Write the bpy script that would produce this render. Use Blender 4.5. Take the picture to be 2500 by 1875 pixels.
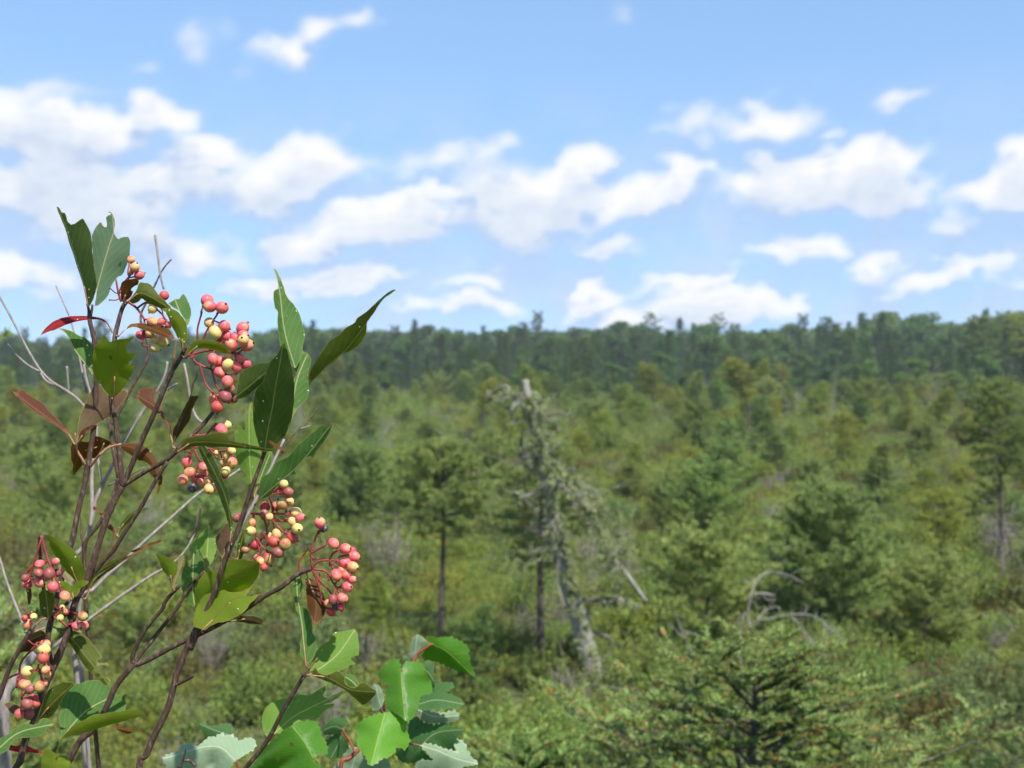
import bpy, math, random
import numpy as np
from mathutils import Vector, Matrix, Euler
from mathutils.geometry import delaunay_2d_cdt

SC = bpy.context.scene
COL = SC.collection
for o in list(bpy.data.objects):
    bpy.data.objects.remove(o, do_unlink=True)

# ------------------------------------------------------------------ camera, sky, sun, exposure
FPX = 3018.0                      # focal length for a frame 2500 wide
EYE = Vector((0.0, 0.0, 3.0))     # eye height above the bog (the viewer stands on a low bank)
PITCH = math.atan(32.5 / FPX)
cam_d = bpy.data.cameras.new('camera')
cam = bpy.data.objects.new('camera', cam_d)
COL.objects.link(cam)
cam.location = EYE
cam.rotation_euler = (math.pi / 2 - PITCH, 0, 0)
cam_d.sensor_width = 36.0
cam_d.lens = 36.0 * FPX / 2500.0
cam_d.clip_start = 0.05
cam_d.clip_end = 20000
cam_d.dof.use_dof = True
cam_d.dof.focus_distance = 0.81
cam_d.dof.aperture_fstop = 14.5
SC.camera = cam

SUN_EL, SUN_AZ = math.radians(56), math.radians(148)   # azimuth clockwise from the view axis (+Y)
sun_dir = Vector((math.sin(SUN_AZ) * math.cos(SUN_EL), math.cos(SUN_AZ) * math.cos(SUN_EL), math.sin(SUN_EL)))
W = bpy.data.worlds.new('World')
SC.world = W
W.use_nodes = True
nt = W.node_tree
nt.nodes.clear()
sky = nt.nodes.new('ShaderNodeTexSky')
sky.sky_type = 'NISHITA'
sky.sun_disc = False
sky.sun_elevation = SUN_EL
sky.sun_rotation = SUN_AZ
sky.altitude = 0
sky.air_density = 1.0
sky.dust_density = 0.2
sky.ozone_density = 3.0
bg = nt.nodes.new('ShaderNodeBackground')
bg.inputs['Strength'].default_value = 0.143
wo = nt.nodes.new('ShaderNodeOutputWorld')
wtc = nt.nodes.new('ShaderNodeTexCoord')
wmp = nt.nodes.new('ShaderNodeMapping')
wmp.inputs['Scale'].default_value = (1, 1, 0.55)
wmp.inputs['Location'].default_value = (0, 0, 0.21)
nt.links.new(wtc.outputs['Generated'], wmp.inputs[0])
nt.links.new(wmp.outputs[0], sky.inputs[0])
tint = nt.nodes.new('ShaderNodeMix'); tint.data_type = 'RGBA'; tint.blend_type = 'MULTIPLY'
tint.inputs[0].default_value = 1.0
tint.inputs[7].default_value = (0.98, 1.02, 0.99, 1)
nt.links.new(sky.outputs[0], tint.inputs[6])
nt.links.new(tint.outputs[2], bg.inputs[0])
nt.links.new(bg.outputs[0], wo.inputs[0])

sd = bpy.data.lights.new('sun', 'SUN')
sd.energy = 4.6
sd.angle = math.radians(0.53)
sd.color = (1.0, 0.955, 0.88)
so = bpy.data.objects.new('sun', sd)
so.rotation_euler = sun_dir.to_track_quat('Z', 'Y').to_euler()
so.location = sun_dir * 50
COL.objects.link(so)

SC.view_settings.view_transform = 'Standard'
SC.view_settings.look = 'None'
SC.view_settings.exposure = 0.75
SC.view_settings.gamma = 1.0
SC.view_settings.use_curve_mapping = False
cy = SC.cycles
cy.use_adaptive_sampling = True
cy.adaptive_threshold = 0.03
cy.use_denoising = True
try:
    cy.denoiser = 'OPENIMAGEDENOISE'
except Exception:
    pass
cy.max_bounces = 6
cy.diffuse_bounces = 3
cy.glossy_bounces = 2
cy.transmission_bounces = 3
cy.volume_bounces = 0
cy.transparent_max_bounces = 6
cy.caustics_reflective = False
cy.caustics_refractive = False
cy.time_limit = 900
cy.sample_clamp_indirect = 6.0

rng = np.random.default_rng(11)
random.seed(5)
FW = Vector((0, math.cos(PITCH), -math.sin(PITCH)))
UP = Vector((0, math.sin(PITCH), math.cos(PITCH)))


def P(px, py, d):
    """a point seen at photo position (px, py), d metres ahead of the eye"""
    return EYE + Vector((1, 0, 0)) * ((px - 1250) / FPX * d) + UP * (-(py - 937.5) / FPX * d) + FW * d


# ------------------------------------------------------------------ helpers
def tag(o, label=None, cat=None, group=None, kind=None):
    if label: o['label'] = label
    if cat: o['category'] = cat
    if group: o['group'] = group
    if kind: o['kind'] = kind
    return o


def empty(name, loc, label, cat, group=None):
    o = bpy.data.objects.new(name, None)
    o.empty_display_size = 0.1
    o.location = loc
    COL.objects.link(o)
    return tag(o, label, cat, group)


def link(name, me, parent=None, loc=None, rot=None, scale=None):
    o = bpy.data.objects.new(name, me)
    COL.objects.link(o)
    if parent is not None: o.parent = parent
    if loc is not None: o.location = loc
    if rot is not None: o.rotation_euler = rot
    if scale is not None: o.scale = (scale,) * 3 if isinstance(scale, (int, float)) else scale
    return o


def mesh_np(name, V, F, mats, attrs=None, mat_idx=None, smooth=False):
    """V (n,3); F (m,k) array of k-gons"""
    V = np.asarray(V, dtype=np.float32)
    F = np.asarray(F, dtype=np.int32)
    me = bpy.data.meshes.new(name)
    k = F.shape[1]
    me.vertices.add(len(V)); me.vertices.foreach_set('co', V.ravel())
    me.loops.add(F.size); me.loops.foreach_set('vertex_index', F.ravel())
    me.polygons.add(len(F))
    me.polygons.foreach_set('loop_start', np.arange(0, F.size, k, dtype=np.int32))
    if mat_idx is not None:
        me.polygons.foreach_set('material_index', np.asarray(mat_idx, dtype=np.int32))
    me.polygons.foreach_set('use_smooth', np.full(len(F), smooth, dtype=bool))
    for m in mats: me.materials.append(m)
    for an, arr in (attrs or {}).items():
        a = me.attributes.new(an, 'FLOAT', 'POINT')
        a.data.foreach_set('value', np.asarray(arr, dtype=np.float32))
    me.update(calc_edges=True)
    return me


class Geo:
    """collects triangles with a per-vertex tone and a material index per face"""
    def __init__(s): s.V = []; s.F = []; s.T = []; s.M = []; s.n = 0
    def add(s, V, F, tone=0.5, mat=0):
        V = np.asarray(V, float).reshape(-1, 3); F = np.asarray(F, int).reshape(-1, 3)
        s.V.append(V); s.F.append(F + s.n)
        s.T.append(np.broadcast_to(np.asarray(tone, float), (len(V),)).copy())
        s.M.append(np.full(len(F), mat)); s.n += len(V)
    def mesh(s, name, mats, smooth=False):
        return mesh_np(name, np.concatenate(s.V), np.concatenate(s.F), mats, {'tone': np.concatenate(s.T)}, np.concatenate(s.M), smooth)


def catmull(pts, per=4):
    pts = [np.asarray(p, float) for p in pts]
    if len(pts) < 3: per = max(per, 2)
    Q = [2 * pts[0] - pts[1]] + pts + [2 * pts[-1] - pts[-2]]
    out = []
    for i in range(1, len(Q) - 2):
        a, b, c, d = Q[i - 1], Q[i], Q[i + 1], Q[i + 2]
        for j in range(per):
            t = j / per
            out.append(0.5 * (2 * b + (c - a) * t + (2 * a - 5 * b + 4 * c - d) * t * t + (3 * b - a - 3 * c + d) * t ** 3))
    out.append(pts[-1])
    return np.array(out)


def tube(path, rad, sides=7, cap=True):
    """triangle tube along a (n,3) path"""
    path = np.asarray(path, float); n = len(path)
    rad = np.broadcast_to(np.asarray(rad, float), (n,))
    T = np.gradient(path, axis=0); T /= np.linalg.norm(T, axis=1)[:, None] + 1e-12
    a = np.array([0, 0, 1.0]) if abs(T[0][2]) < 0.9 else np.array([1.0, 0, 0])
    u = np.cross(T[0], a); u /= np.linalg.norm(u)
    V = []
    ang = np.arange(sides) * 2 * math.pi / sides
    for i in range(n):
        u = u - T[i] * np.dot(u, T[i]); u /= np.linalg.norm(u) + 1e-12
        w = np.cross(T[i], u)
        V.append(path[i] + rad[i] * (np.cos(ang)[:, None] * u + np.sin(ang)[:, None] * w))
    V = np.concatenate(V)
    F = []
    for i in range(n - 1):
        for j in range(sides):
            k = (j + 1) % sides
            a0, a1, b0, b1 = i * sides + j, i * sides + k, (i + 1) * sides + j, (i + 1) * sides + k
            F += [(a0, a1, b1), (a0, b1, b0)]
    if cap:
        V = np.vstack([V, path[0], path[-1]])
        for j in range(sides):
            k = (j + 1) % sides
            F.append((len(V) - 2, k, j))
            F.append((len(V) - 1, (n - 1) * sides + j, (n - 1) * sides + k))
    return V, np.array(F)


# ------------------------------------------------------------------ materials
def newmat(name):
    m = bpy.data.materials.new(name)
    m.use_nodes = True
    t = m.node_tree
    t.nodes.clear()
    return m, t


def N(t, kind, **kw):
    n = t.nodes.new(kind)
    for k, v in kw.items(): setattr(n, k, v)
    return n


def ramp(t, fac, stops):
    r = N(t, 'ShaderNodeValToRGB')
    e = r.color_ramp.elements
    while len(e) < len(stops): e.new(0.5)
    for i, (p, c) in enumerate(stops):
        e[i].position = p
        e[i].color = (*c, 1) if len(c) == 3 else c
    t.links.new(fac, r.inputs[0])
    return r.outputs[0]


def mixc(t, fac, a, b, blend='MIX'):
    m = N(t, 'ShaderNodeMix', data_type='RGBA', blend_type=blend)
    for s, v in ((m.inputs[0], fac), (m.inputs[6], a), (m.inputs[7], b)):
        if hasattr(v, 'is_output'): t.links.new(v, s)
        elif isinstance(v, (int, float)): s.default_value = v
        else: s.default_value = (*v, 1)
    return m.outputs[2]


def mth(t, op, a, b=None, c=None):
    m = N(t, 'ShaderNodeMath', operation=op)
    for s, v in zip(m.inputs, (a, b, c)):
        if v is None: continue
        if hasattr(v, 'is_output'): t.links.new(v, s)
        else: s.default_value = v
    return m.outputs[0]


def leaf_shader(t, col, tcol, rough, spec, trans, bump=None):
    p = N(t, 'ShaderNodeBsdfPrincipled')
    t.links.new(col, p.inputs['Base Color'])
    p.inputs['Roughness'].default_value = rough
    p.inputs['Specular IOR Level'].default_value = spec
    tr = N(t, 'ShaderNodeBsdfTranslucent')
    t.links.new(tcol, tr.inputs[0])
    if bump is not None:
        t.links.new(bump, p.inputs['Normal'])
    mx = N(t, 'ShaderNodeMixShader'); mx.inputs[0].default_value = trans
    t.links.new(p.outputs[0], mx.inputs[1]); t.links.new(tr.outputs[0], mx.inputs[2])
    out = N(t, 'ShaderNodeOutputMaterial')
    t.links.new(mx.outputs[0], out.inputs[0])


def leaf_mat(name, c1, c2, rib, rough=0.58, spec=0.13, trans=0.38, tgain=1.7, margin=(0.3, 0.3, 0.08), blotch=0.5, specks=True, ribw=0.02, veinmix=0.17):
    """broad leaf: two blended tones, midrib and side veins from leaf coordinates, white specks, thin margin painted as if backlit"""
    m, t = newmat(name)
    uv = N(t, 'ShaderNodeUVMap', uv_map='leaf')
    sp = N(t, 'ShaderNodeSeparateXYZ'); t.links.new(uv.outputs[0], sp.inputs[0])
    u, v = sp.outputs[0], sp.outputs[1]
    tc = N(t, 'ShaderNodeTexCoord')
    oi = N(t, 'ShaderNodeObjectInfo')
    n1 = N(t, 'ShaderNodeTexNoise', noise_dimensions='4D')
    n1.inputs['Scale'].default_value = 38; n1.inputs['Detail'].default_value = 6
    t.links.new(tc.outputs['Object'], n1.inputs['Vector'])
    t.links.new(mth(t, 'MULTIPLY', oi.outputs['Random'], 20), n1.inputs['W'])
    f = mth(t, 'SMOOTHSTEP' if False else 'MULTIPLY_ADD', n1.outputs[0], 2.2, -0.6)
    f = mth(t, 'MULTIPLY', f, blotch); 
    cl = N(t, 'ShaderNodeClamp'); t.links.new(f, cl.inputs[0])
    col = mixc(t, cl.outputs[0], c1, c2)
    av = mth(t, 'ABSOLUTE', v)
    # side veins run forward from the midrib
    ph = mth(t, 'MULTIPLY', mth(t, 'SUBTRACT', u, mth(t, 'MULTIPLY', av, 0.55)), 9.0)
    fr = mth(t, 'ABSOLUTE', mth(t, 'SUBTRACT', mth(t, 'FRACT', ph), 0.5))
    vein = mth(t, 'LESS_THAN', fr, 0.045)
    col = mixc(t, mth(t, 'MULTIPLY', vein, veinmix), col, rib)
    ribm = mth(t, 'LESS_THAN', av, ribw)
    col = mixc(t, mth(t, 'MULTIPLY', ribm, 0.6), col, rib)
    ed = N(t, 'ShaderNodeAttribute', attribute_name='edge')
    em = mth(t, 'GREATER_THAN', ed.outputs['Fac'], 0.85)
    col = mixc(t, mth(t, 'MULTIPLY', em, 0.4), col, margin)  # rim colour painted to look like light coming through the edge
    if specks:
        vo = N(t, 'ShaderNodeTexVoronoi', feature='F1')
        vo.inputs['Scale'].default_value = 230
        t.links.new(tc.outputs['Object'], vo.inputs['Vector'])
        s1 = mth(t, 'LESS_THAN', vo.outputs['Distance'], 0.11)
        wn = N(t, 'ShaderNodeTexWhiteNoise'); t.links.new(vo.outputs['Color'], wn.inputs['Vector'])
        s2 = mth(t, 'LESS_THAN', wn.outputs['Value'], 0.22)
        col = mixc(t, mth(t, 'MULTIPLY', s1, s2), col, (0.72, 0.72, 0.66))
    n3 = N(t, 'ShaderNodeTexNoise', noise_dimensions='4D'); n3.inputs['Scale'].default_value = 110; n3.inputs['Detail'].default_value = 3
    t.links.new(tc.outputs['Object'], n3.inputs['Vector']); t.links.new(mth(t, 'MULTIPLY', oi.outputs['Random'], 37), n3.inputs['W'])
    col = mixc(t, mth(t, 'MULTIPLY', mth(t, 'GREATER_THAN', n3.outputs[0], 0.69), 0.65), col, (0.06, 0.032, 0.012))
    col = mixc(t, mth(t, 'MULTIPLY', n3.outputs[0], 0.35), col, (0.0, 0.0, 0.0)) if False else col
    hs = N(t, 'ShaderNodeHueSaturation'); t.links.new(col, hs.inputs['Color'])
    hs.inputs['Value'].default_value = tgain
    hs.inputs['Saturation'].default_value = 1.15
    bp = N(t, 'ShaderNodeBump'); bp.inputs['Strength'].default_value = 0.55; bp.inputs['Distance'].default_value = 0.0006
    n2 = N(t, 'ShaderNodeTexNoise'); n2.inputs['Scale'].default_value = 220; n2.inputs['Detail'].default_value = 2
    t.links.new(tc.outputs['Object'], n2.inputs['Vector'])
    hgt = mth(t, 'SUBTRACT', n2.outputs[0], mth(t, 'ADD', mth(t, 'MULTIPLY', vein, 0.5), ribm))
    t.links.new(hgt, bp.inputs['Height'])
    leaf_shader(t, col, hs.outputs[0], rough, spec, trans, bp.outputs[0])
    return m


def tone_mat(name, stops, rough=0.6, spec=0.2, trans=0.42, tgain=1.55, vary=0.3):
    """foliage whose colour follows the 'tone' of each leaf or needle, with a shift per plant"""
    m, t = newmat(name)
    a = N(t, 'ShaderNodeAttribute', attribute_name='tone')
    oi = N(t, 'ShaderNodeObjectInfo')
    col = ramp(t, a.outputs['Fac'], stops)
    hs = N(t, 'ShaderNodeHueSaturation'); t.links.new(col, hs.inputs['Color'])
    t.links.new(mth(t, 'MULTIPLY_ADD', oi.outputs['Random'], vary, 1 - vary / 2), hs.inputs['Value'])
    w = N(t, 'ShaderNodeTexWhiteNoise', noise_dimensions='1D'); t.links.new(oi.outputs['Random'], w.inputs['W'])
    t.links.new(mth(t, 'MULTIPLY_ADD', w.outputs['Value'], 0.04, 0.474), hs.inputs['Hue'])
    h2 = N(t, 'ShaderNodeHueSaturation'); t.links.new(hs.outputs[0], h2.inputs['Color'])
    h2.inputs['Value'].default_value = tgain
    leaf_shader(t, hs.outputs[0], h2.outputs[0], rough, spec, trans)
    return m


def bark_mat(name, stops, scale=60.0, rough=0.85, bump=0.6, stretch=(1, 1, 0.25), dist=0.002):
    m, t = newmat(name)
    tc = N(t, 'ShaderNodeTexCoord')
    mp = N(t, 'ShaderNodeMapping'); mp.inputs['Scale'].default_value = stretch
    t.links.new(tc.outputs['Object'], mp.inputs[0])
    n = N(t, 'ShaderNodeTexNoise'); n.inputs['Scale'].default_value = scale; n.inputs['Detail'].default_value = 6
    n.inputs['Roughness'].default_value = 0.65
    t.links.new(mp.outputs[0], n.inputs['Vector'])
    col = ramp(t, n.outputs[0], stops)
    p = N(t, 'ShaderNodeBsdfPrincipled')
    t.links.new(col, p.inputs['Base Color'])
    p.inputs['Roughness'].default_value = rough
    p.inputs['Specular IOR Level'].default_value = 0.25
    b = N(t, 'ShaderNodeBump'); b.inputs['Strength'].default_value = bump; b.inputs['Distance'].default_value = dist
    t.links.new(n.outputs[0], b.inputs['Height']); t.links.new(b.outputs[0], p.inputs['Normal'])
    o = N(t, 'ShaderNodeOutputMaterial'); t.links.new(p.outputs[0], o.inputs[0])
    return m


def berry_mat(name, ca, cb, bias=0.0, rough=0.34, sss=0.15):
    """berry skin: one colour runs into the other across the fruit, softly blotched"""
    m, t = newmat(name)
    tc = N(t, 'ShaderNodeTexCoord'); oi = N(t, 'ShaderNodeObjectInfo')
    n = N(t, 'ShaderNodeTexNoise', noise_dimensions='4D'); n.inputs['Scale'].default_value = 0.9; n.inputs['Detail'].default_value = 3
    t.links.new(tc.outputs['Object'], n.inputs['Vector'])
    t.links.new(mth(t, 'MULTIPLY', oi.outputs['Random'], 30), n.inputs['W'])
    sx = N(t, 'ShaderNodeSeparateXYZ'); t.links.new(tc.outputs['Object'], sx.inputs[0])
    f = mth(t, 'ADD', mth(t, 'MULTIPLY', sx.outputs[2], 0.30), mth(t, 'MULTIPLY', mth(t, 'SUBTRACT', n.outputs[0], 0.5), 2.2))
    f = mth(t, 'ADD', f, 0.5 + bias)
    col = ramp(t, f, [(0.15, cb), (0.75, ca)])
    n2 = N(t, 'ShaderNodeTexNoise'); n2.inputs['Scale'].default_value = 14
    t.links.new(tc.outputs['Object'], n2.inputs['Vector'])
    col = mixc(t, mth(t, 'MULTIPLY', n2.outputs[0], 0.12), col, (0.9, 0.7, 0.55))
    n4 = N(t, 'ShaderNodeTexNoise', noise_dimensions='4D'); n4.inputs['Scale'].default_value = 2.6; n4.inputs['Detail'].default_value = 4
    t.links.new(tc.outputs['Object'], n4.inputs['Vector']); t.links.new(mth(t, 'MULTIPLY', oi.outputs['Random'], 53), n4.inputs['W'])
    col = mixc(t, mth(t, 'MULTIPLY', mth(t, 'GREATER_THAN', n4.outputs[0], 0.68), 0.55), col, (0.16, 0.05, 0.03))
    p = N(t, 'ShaderNodeBsdfPrincipled')
    t.links.new(col, p.inputs['Base Color'])
    p.inputs['Roughness'].default_value = rough + 0.1
    p.inputs['Specular IOR Level'].default_value = 0.32
    p.inputs['Subsurface Weight'].default_value = sss
    p.inputs['Subsurface Radius'].default_value = (1.0, 0.4, 0.25)
    p.inputs['Subsurface Scale'].default_value = 0.0015
    o = N(t, 'ShaderNodeOutputMaterial'); t.links.new(p.outputs[0], o.inputs[0])
    return m


LM = {
    'green': leaf_mat('leaf_green', (0.06, 0.135, 0.028), (0.10, 0.18, 0.045), (0.45, 0.42, 0.20)),
    'greygreen': leaf_mat('leaf_grey_green', (0.085, 0.15, 0.075), (0.13, 0.20, 0.11), (0.45, 0.33, 0.2)),
    'dark': leaf_mat('leaf_dark_green', (0.048, 0.080, 0.016), (0.068, 0.105, 0.024), (0.24, 0.25, 0.08), trans=0.34),
    'olive': leaf_mat('leaf_olive', (0.07, 0.092, 0.014), (0.10, 0.115, 0.022), (0.27, 0.23, 0.07), trans=0.38),
    'yellow': leaf_mat('leaf_yellow_green', (0.12, 0.19, 0.018), (0.18, 0.20, 0.022), (0.17, 0.11, 0.03), trans=0.42, margin=(0.30, 0.2, 0.05)),
    'bright': leaf_mat('leaf_bright_green', (0.12, 0.22, 0.035), (0.155, 0.25, 0.05), (0.4, 0.4, 0.16), trans=0.35),
    'red': leaf_mat('leaf_red', (0.24, 0.016, 0.018), (0.16, 0.016, 0.016), (0.3, 0.05, 0.04), margin=(0.3, 0.05, 0.03)),
    'brown': leaf_mat('leaf_brown', (0.10, 0.038, 0.011), (0.07, 0.045, 0.011), (0.18, 0.08, 0.03), trans=0.38, margin=(0.28, 0.13, 0.04)),
    'redbrown': leaf_mat('leaf_red_brown', (0.115, 0.040, 0.024), (0.075, 0.045, 0.018), (0.22, 0.10, 0.06), margin=(0.3, 0.12, 0.05)),
    'redgreen': leaf_mat('leaf_red_green', (0.12, 0.055, 0.036), (0.115, 0.12, 0.045), (0.14, 0.05, 0.04), margin=(0.42, 0.35, 0.1), blotch=0.9),
    'cream': leaf_mat('leaf_cream', (0.24, 0.20, 0.10), (0.30, 0.19, 0.13), (0.36, 0.3, 0.15)),
    'darkbrown': leaf_mat('leaf_dark_brown', (0.045, 0.03, 0.012), (0.06, 0.045, 0.02), (0.12, 0.09, 0.04), trans=0.22),
    'maple': leaf_mat('maple_green', (0.055, 0.16, 0.012), (0.08, 0.20, 0.018), (0.24, 0.36, 0.08), rough=0.42, spec=0.24, specks=False, margin=(0.12, 0.22, 0.05), trans=0.34),
    'maplebright': leaf_mat('maple_bright', (0.10, 0.25, 0.022), (0.13, 0.30, 0.036), (0.32, 0.45, 0.10), rough=0.45, spec=0.2, specks=False, margin=(0.2, 0.3, 0.08)),
    'maplepale': leaf_mat('maple_pale_underside', (0.19, 0.27, 0.16), (0.25, 0.33, 0.21), (0.45, 0.5, 0.35), rough=0.65, spec=0.1, specks=False, margin=(0.4, 0.45, 0.3), trans=0.15, tgain=1.0),
    'mapleshade': leaf_mat('maple_shaded', (0.05, 0.12, 0.035), (0.07, 0.15, 0.05), (0.25, 0.32, 0.16), rough=0.55, spec=0.15, specks=False, margin=(0.12, 0.2, 0.06)),  # shaded copy of the maple green, the shade put into its colour
}
M_STEM = bark_mat('stem_bark', [(0.30, (0.030, 0.017, 0.012)), (0.55, (0.075, 0.042, 0.030)), (0.72, (0.20, 0.16, 0.125))], scale=420, stretch=(1, 1, 0.35), dist=0.0006)
M_STEM_GREY = bark_mat('grey_twig_bark', [(0.3, (0.14, 0.115, 0.10)), (0.6, (0.26, 0.225, 0.20)), (0.8, (0.40, 0.37, 0.33))], scale=300, dist=0.0005)
M_BUD = bark_mat('bud_scale', [(0.3, (0.22, 0.10, 0.05)), (0.7, (0.40, 0.22, 0.12))], scale=500, dist=0.0003, rough=0.6)
M_STALK = bark_mat('berry_stalk', [(0.3, (0.16, 0.018, 0.022)), (0.7, (0.30, 0.055, 0.05))], scale=500, dist=0.0002, rough=0.5)
M_PETIOLE_RED = bark_mat('maple_petiole', [(0.3, (0.17, 0.035, 0.02)), (0.7, (0.24, 0.07, 0.03))], scale=300, dist=0.0003, rough=0.45)
BM = {
    'p': berry_mat('berry_pink', (0.60, 0.070, 0.095), (0.64, 0.33, 0.13), 0.27),
    'o': berry_mat('berry_peach', (0.60, 0.12, 0.08), (0.64, 0.40, 0.12), 0.03),
    'y': berry_mat('berry_yellow_green', (0.62, 0.32, 0.13), (0.52, 0.50, 0.13), -0.12),
    'g': berry_mat('berry_green_red', (0.36, 0.035, 0.035), (0.34, 0.31, 0.06), -0.02),
    'r': berry_mat('berry_red', (0.42, 0.022, 0.028), (0.44, 0.07, 0.035), 0.2),
    'd': berry_mat('berry_dark_red', (0.22, 0.022, 0.035), (0.26, 0.08, 0.05), 0.1),
    'b': berry_mat('berry_blue_black', (0.012, 0.018, 0.035), (0.03, 0.05, 0.09), 0.0, rough=0.28, sss=0.0),
}
M_NUB = bark_mat('berry_nub', [(0.3, (0.03, 0.015, 0.01)), (0.7, (0.10, 0.04, 0.03))], scale=3, dist=0.01)

# ------------------------------------------------------------------ terrain
def noise2(x, y, seed=0):
    """smooth value noise, any arrays"""
    x = np.asarray(x, float); y = np.asarray(y, float)
    xi = np.floor(x).astype(np.int64); yi = np.floor(y).astype(np.int64)
    fx = x - xi; fy = y - yi
    fx = fx * fx * fx * (fx * (fx * 6 - 15) + 10); fy = fy * fy * fy * (fy * (fy * 6 - 15) + 10)
    def h(a, b):
        n = (a * 374761393 + b * 668265263 + seed * 1442695041) & 0x7fffffff
        n = (n ^ (n >> 13)) * 1274126177 & 0x7fffffff
        return ((n ^ (n >> 16)) & 0xffff) / 65535.0
    v00, v10, v01, v11 = h(xi, yi), h(xi + 1, yi), h(xi, yi + 1), h(xi + 1, yi + 1)
    return (v00 * (1 - fx) + v10 * fx) * (1 - fy) + (v01 * (1 - fx) + v11 * fx) * fy


def fbm(x, y, oct=5, seed=0, gain=0.5):
    s = 0; a = 1; tot = 0
    for i in range(oct):
        s = s + a * noise2(x * 2 ** i + 17.3 * i, y * 2 ** i - 9.1 * i, seed + i); tot += a; a *= gain
    return s / tot


def ground_z(x, y):
    x = np.asarray(x, float); y = np.asarray(y, float)
    r = y + 0.12 * np.abs(x) * (np.abs(x) < 8)
    t = np.clip((r - 1.4) / 5.6, 0, 1)
    bank = 1.35 * (1 - t * t * (3 - 2 * t))
    hum = 0.28 * (fbm(x * 0.55, y * 0.55, 3, 3) - 0.5) + 0.3 * (fbm(x * 0.11, y * 0.11, 2, 9) - 0.5)
    d = np.hypot(x, y)
    return bank + hum * np.clip((d - 2) / 6, 0, 1)


def gz(x, y): return float(ground_z(x, y))


m_ground, t = newmat('bog_ground')
tc = N(t, 'ShaderNodeTexCoord')
n1 = N(t, 'ShaderNodeTexNoise'); n1.inputs['Scale'].default_value = 0.35; n1.inputs['Detail'].default_value = 8; n1.inputs['Roughness'].default_value = 0.7
n2 = N(t, 'ShaderNodeTexNoise'); n2.inputs['Scale'].default_value = 7; n2.inputs['Detail'].default_value = 5
for n in (n1, n2): t.links.new(tc.outputs['Object'], n.inputs['Vector'])
c1 = ramp(t, n1.outputs[0], [(0.3, (0.055, 0.07, 0.018)), (0.5, (0.09, 0.10, 0.025)), (0.68, (0.12, 0.095, 0.035))])
c2 = ramp(t, n2.outputs[0], [(0.3, (0.04, 0.045, 0.018)), (0.6, (0.09, 0.115, 0.03)), (0.8, (0.14, 0.14, 0.05))])
p = N(t, 'ShaderNodeBsdfPrincipled'); t.links.new(mixc(t, 0.5, c1, c2), p.inputs['Base Color'])
p.inputs['Roughness'].default_value = 0.95
b = N(t, 'ShaderNodeBump'); b.inputs['Strength'].default_value = 1.0; b.inputs['Distance'].default_value = 0.08
t.links.new(n2.outputs[0], b.inputs['Height']); t.links.new(b.outputs[0], p.inputs['Normal'])
o = N(t, 'ShaderNodeOutputMaterial'); t.links.new(p.outputs[0], o.inputs[0])


def graded(lim, fine, step):
    a = list(np.arange(0, fine + 1e-6, step)); s = step
    while a[-1] < lim:
        s *= 1.16; a.append(min(lim, a[-1] + s))
    return np.array(a)


xs = graded(2000, 14, 0.35); xs = np.concatenate([-xs[:0:-1], xs])
ys = np.concatenate([-graded(2000, 3, 0.4)[:0:-1], graded(2000, 30, 0.35)])
X, Y = np.meshgrid(xs, ys)
V = np.stack([X, Y, ground_z(X, Y)], -1).reshape(-1, 3)
nx, ny = len(xs), len(ys)
I = np.arange(nx * ny).reshape(ny, nx)
Fq = np.stack([I[:-1, :-1], I[:-1, 1:], I[1:, 1:], I[1:, :-1]], -1).reshape(-1, 4)
tag(link('ground', mesh_np('ground', V, Fq, [m_ground], smooth=True)), 'mossy green and brown bog floor running to the forest', 'ground', kind='structure')

# ------------------------------------------------------------------ the berry shrub
RG = {'A': (0, 480, .23508), 'B': (400, 600, .27125), 'C': (0, 800, .23508), 'D': (400, 950, .23508), 'E': (0, 1180, .23508),
      'F': (400, 1200, .23508), 'G': (0, 1485, .23508), 'H': (380, 1485, .23508), 'I': (700, 1450, .25616), 'W': (0, 650, .31646),
      'X': (1100, 880, .31348), 'Y': (1200, 1250, .33156), 'Z': (1700, 1150, .30136), '1': (0, 0, 1.0)}


def q(spec):
    """'A 10,20 30,40 B 5,5' -> photo positions"""
    out = []; r = RG['1']
    for w in spec.split():
        if w in RG: r = RG[w]
        else:
            a, b = w.split(',')
            out.append((r[0] + float(a) * r[2], r[1] + float(b) * r[2]))
    return out


SHRUB_BASE = Vector((-0.24, 0.86, gz(-0.24, 0.86)))
shrub = empty('viburnum_shrub', SHRUB_BASE, 'leafy shrub with reddish stems, chewed leaves and clusters of pink and yellow berries', 'shrub')
STEMPTS = []          # (px, py, depth, radius) of every stem point, for attaching leaves and stalks


def stem_mesh(name, pts3, radii, mat, parent, base, knobs=True, sides=9, per=5):
    path = catmull(pts3, per)
    for _ in range(6):
        path[1:-1] = path[1:-1] * .5 + (path[:-2] + path[2:]) * .25
    rr = np.interp(np.linspace(0, 1, len(path)), np.linspace(0, 1, len(radii)), radii)
    k = np.interp(np.arange(len(rr)), np.arange(0, len(rr) + 4, 4), rng.random(len(np.arange(0, len(rr) + 4, 4))))
    rr = rr * (1 + 0.12 * (k - 0.5))
    if knobs:
        for i in range(len(rr)):
            if rng.random() < 0.04: rr[i] *= 1.2
    b = np.array(base)
    V_, F_ = tube(path - b, rr, sides)
    me = mesh_np(name, V_, F_, [mat], smooth=True)
    return link(name, me, parent, Vector(base) - parent.location)


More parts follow.
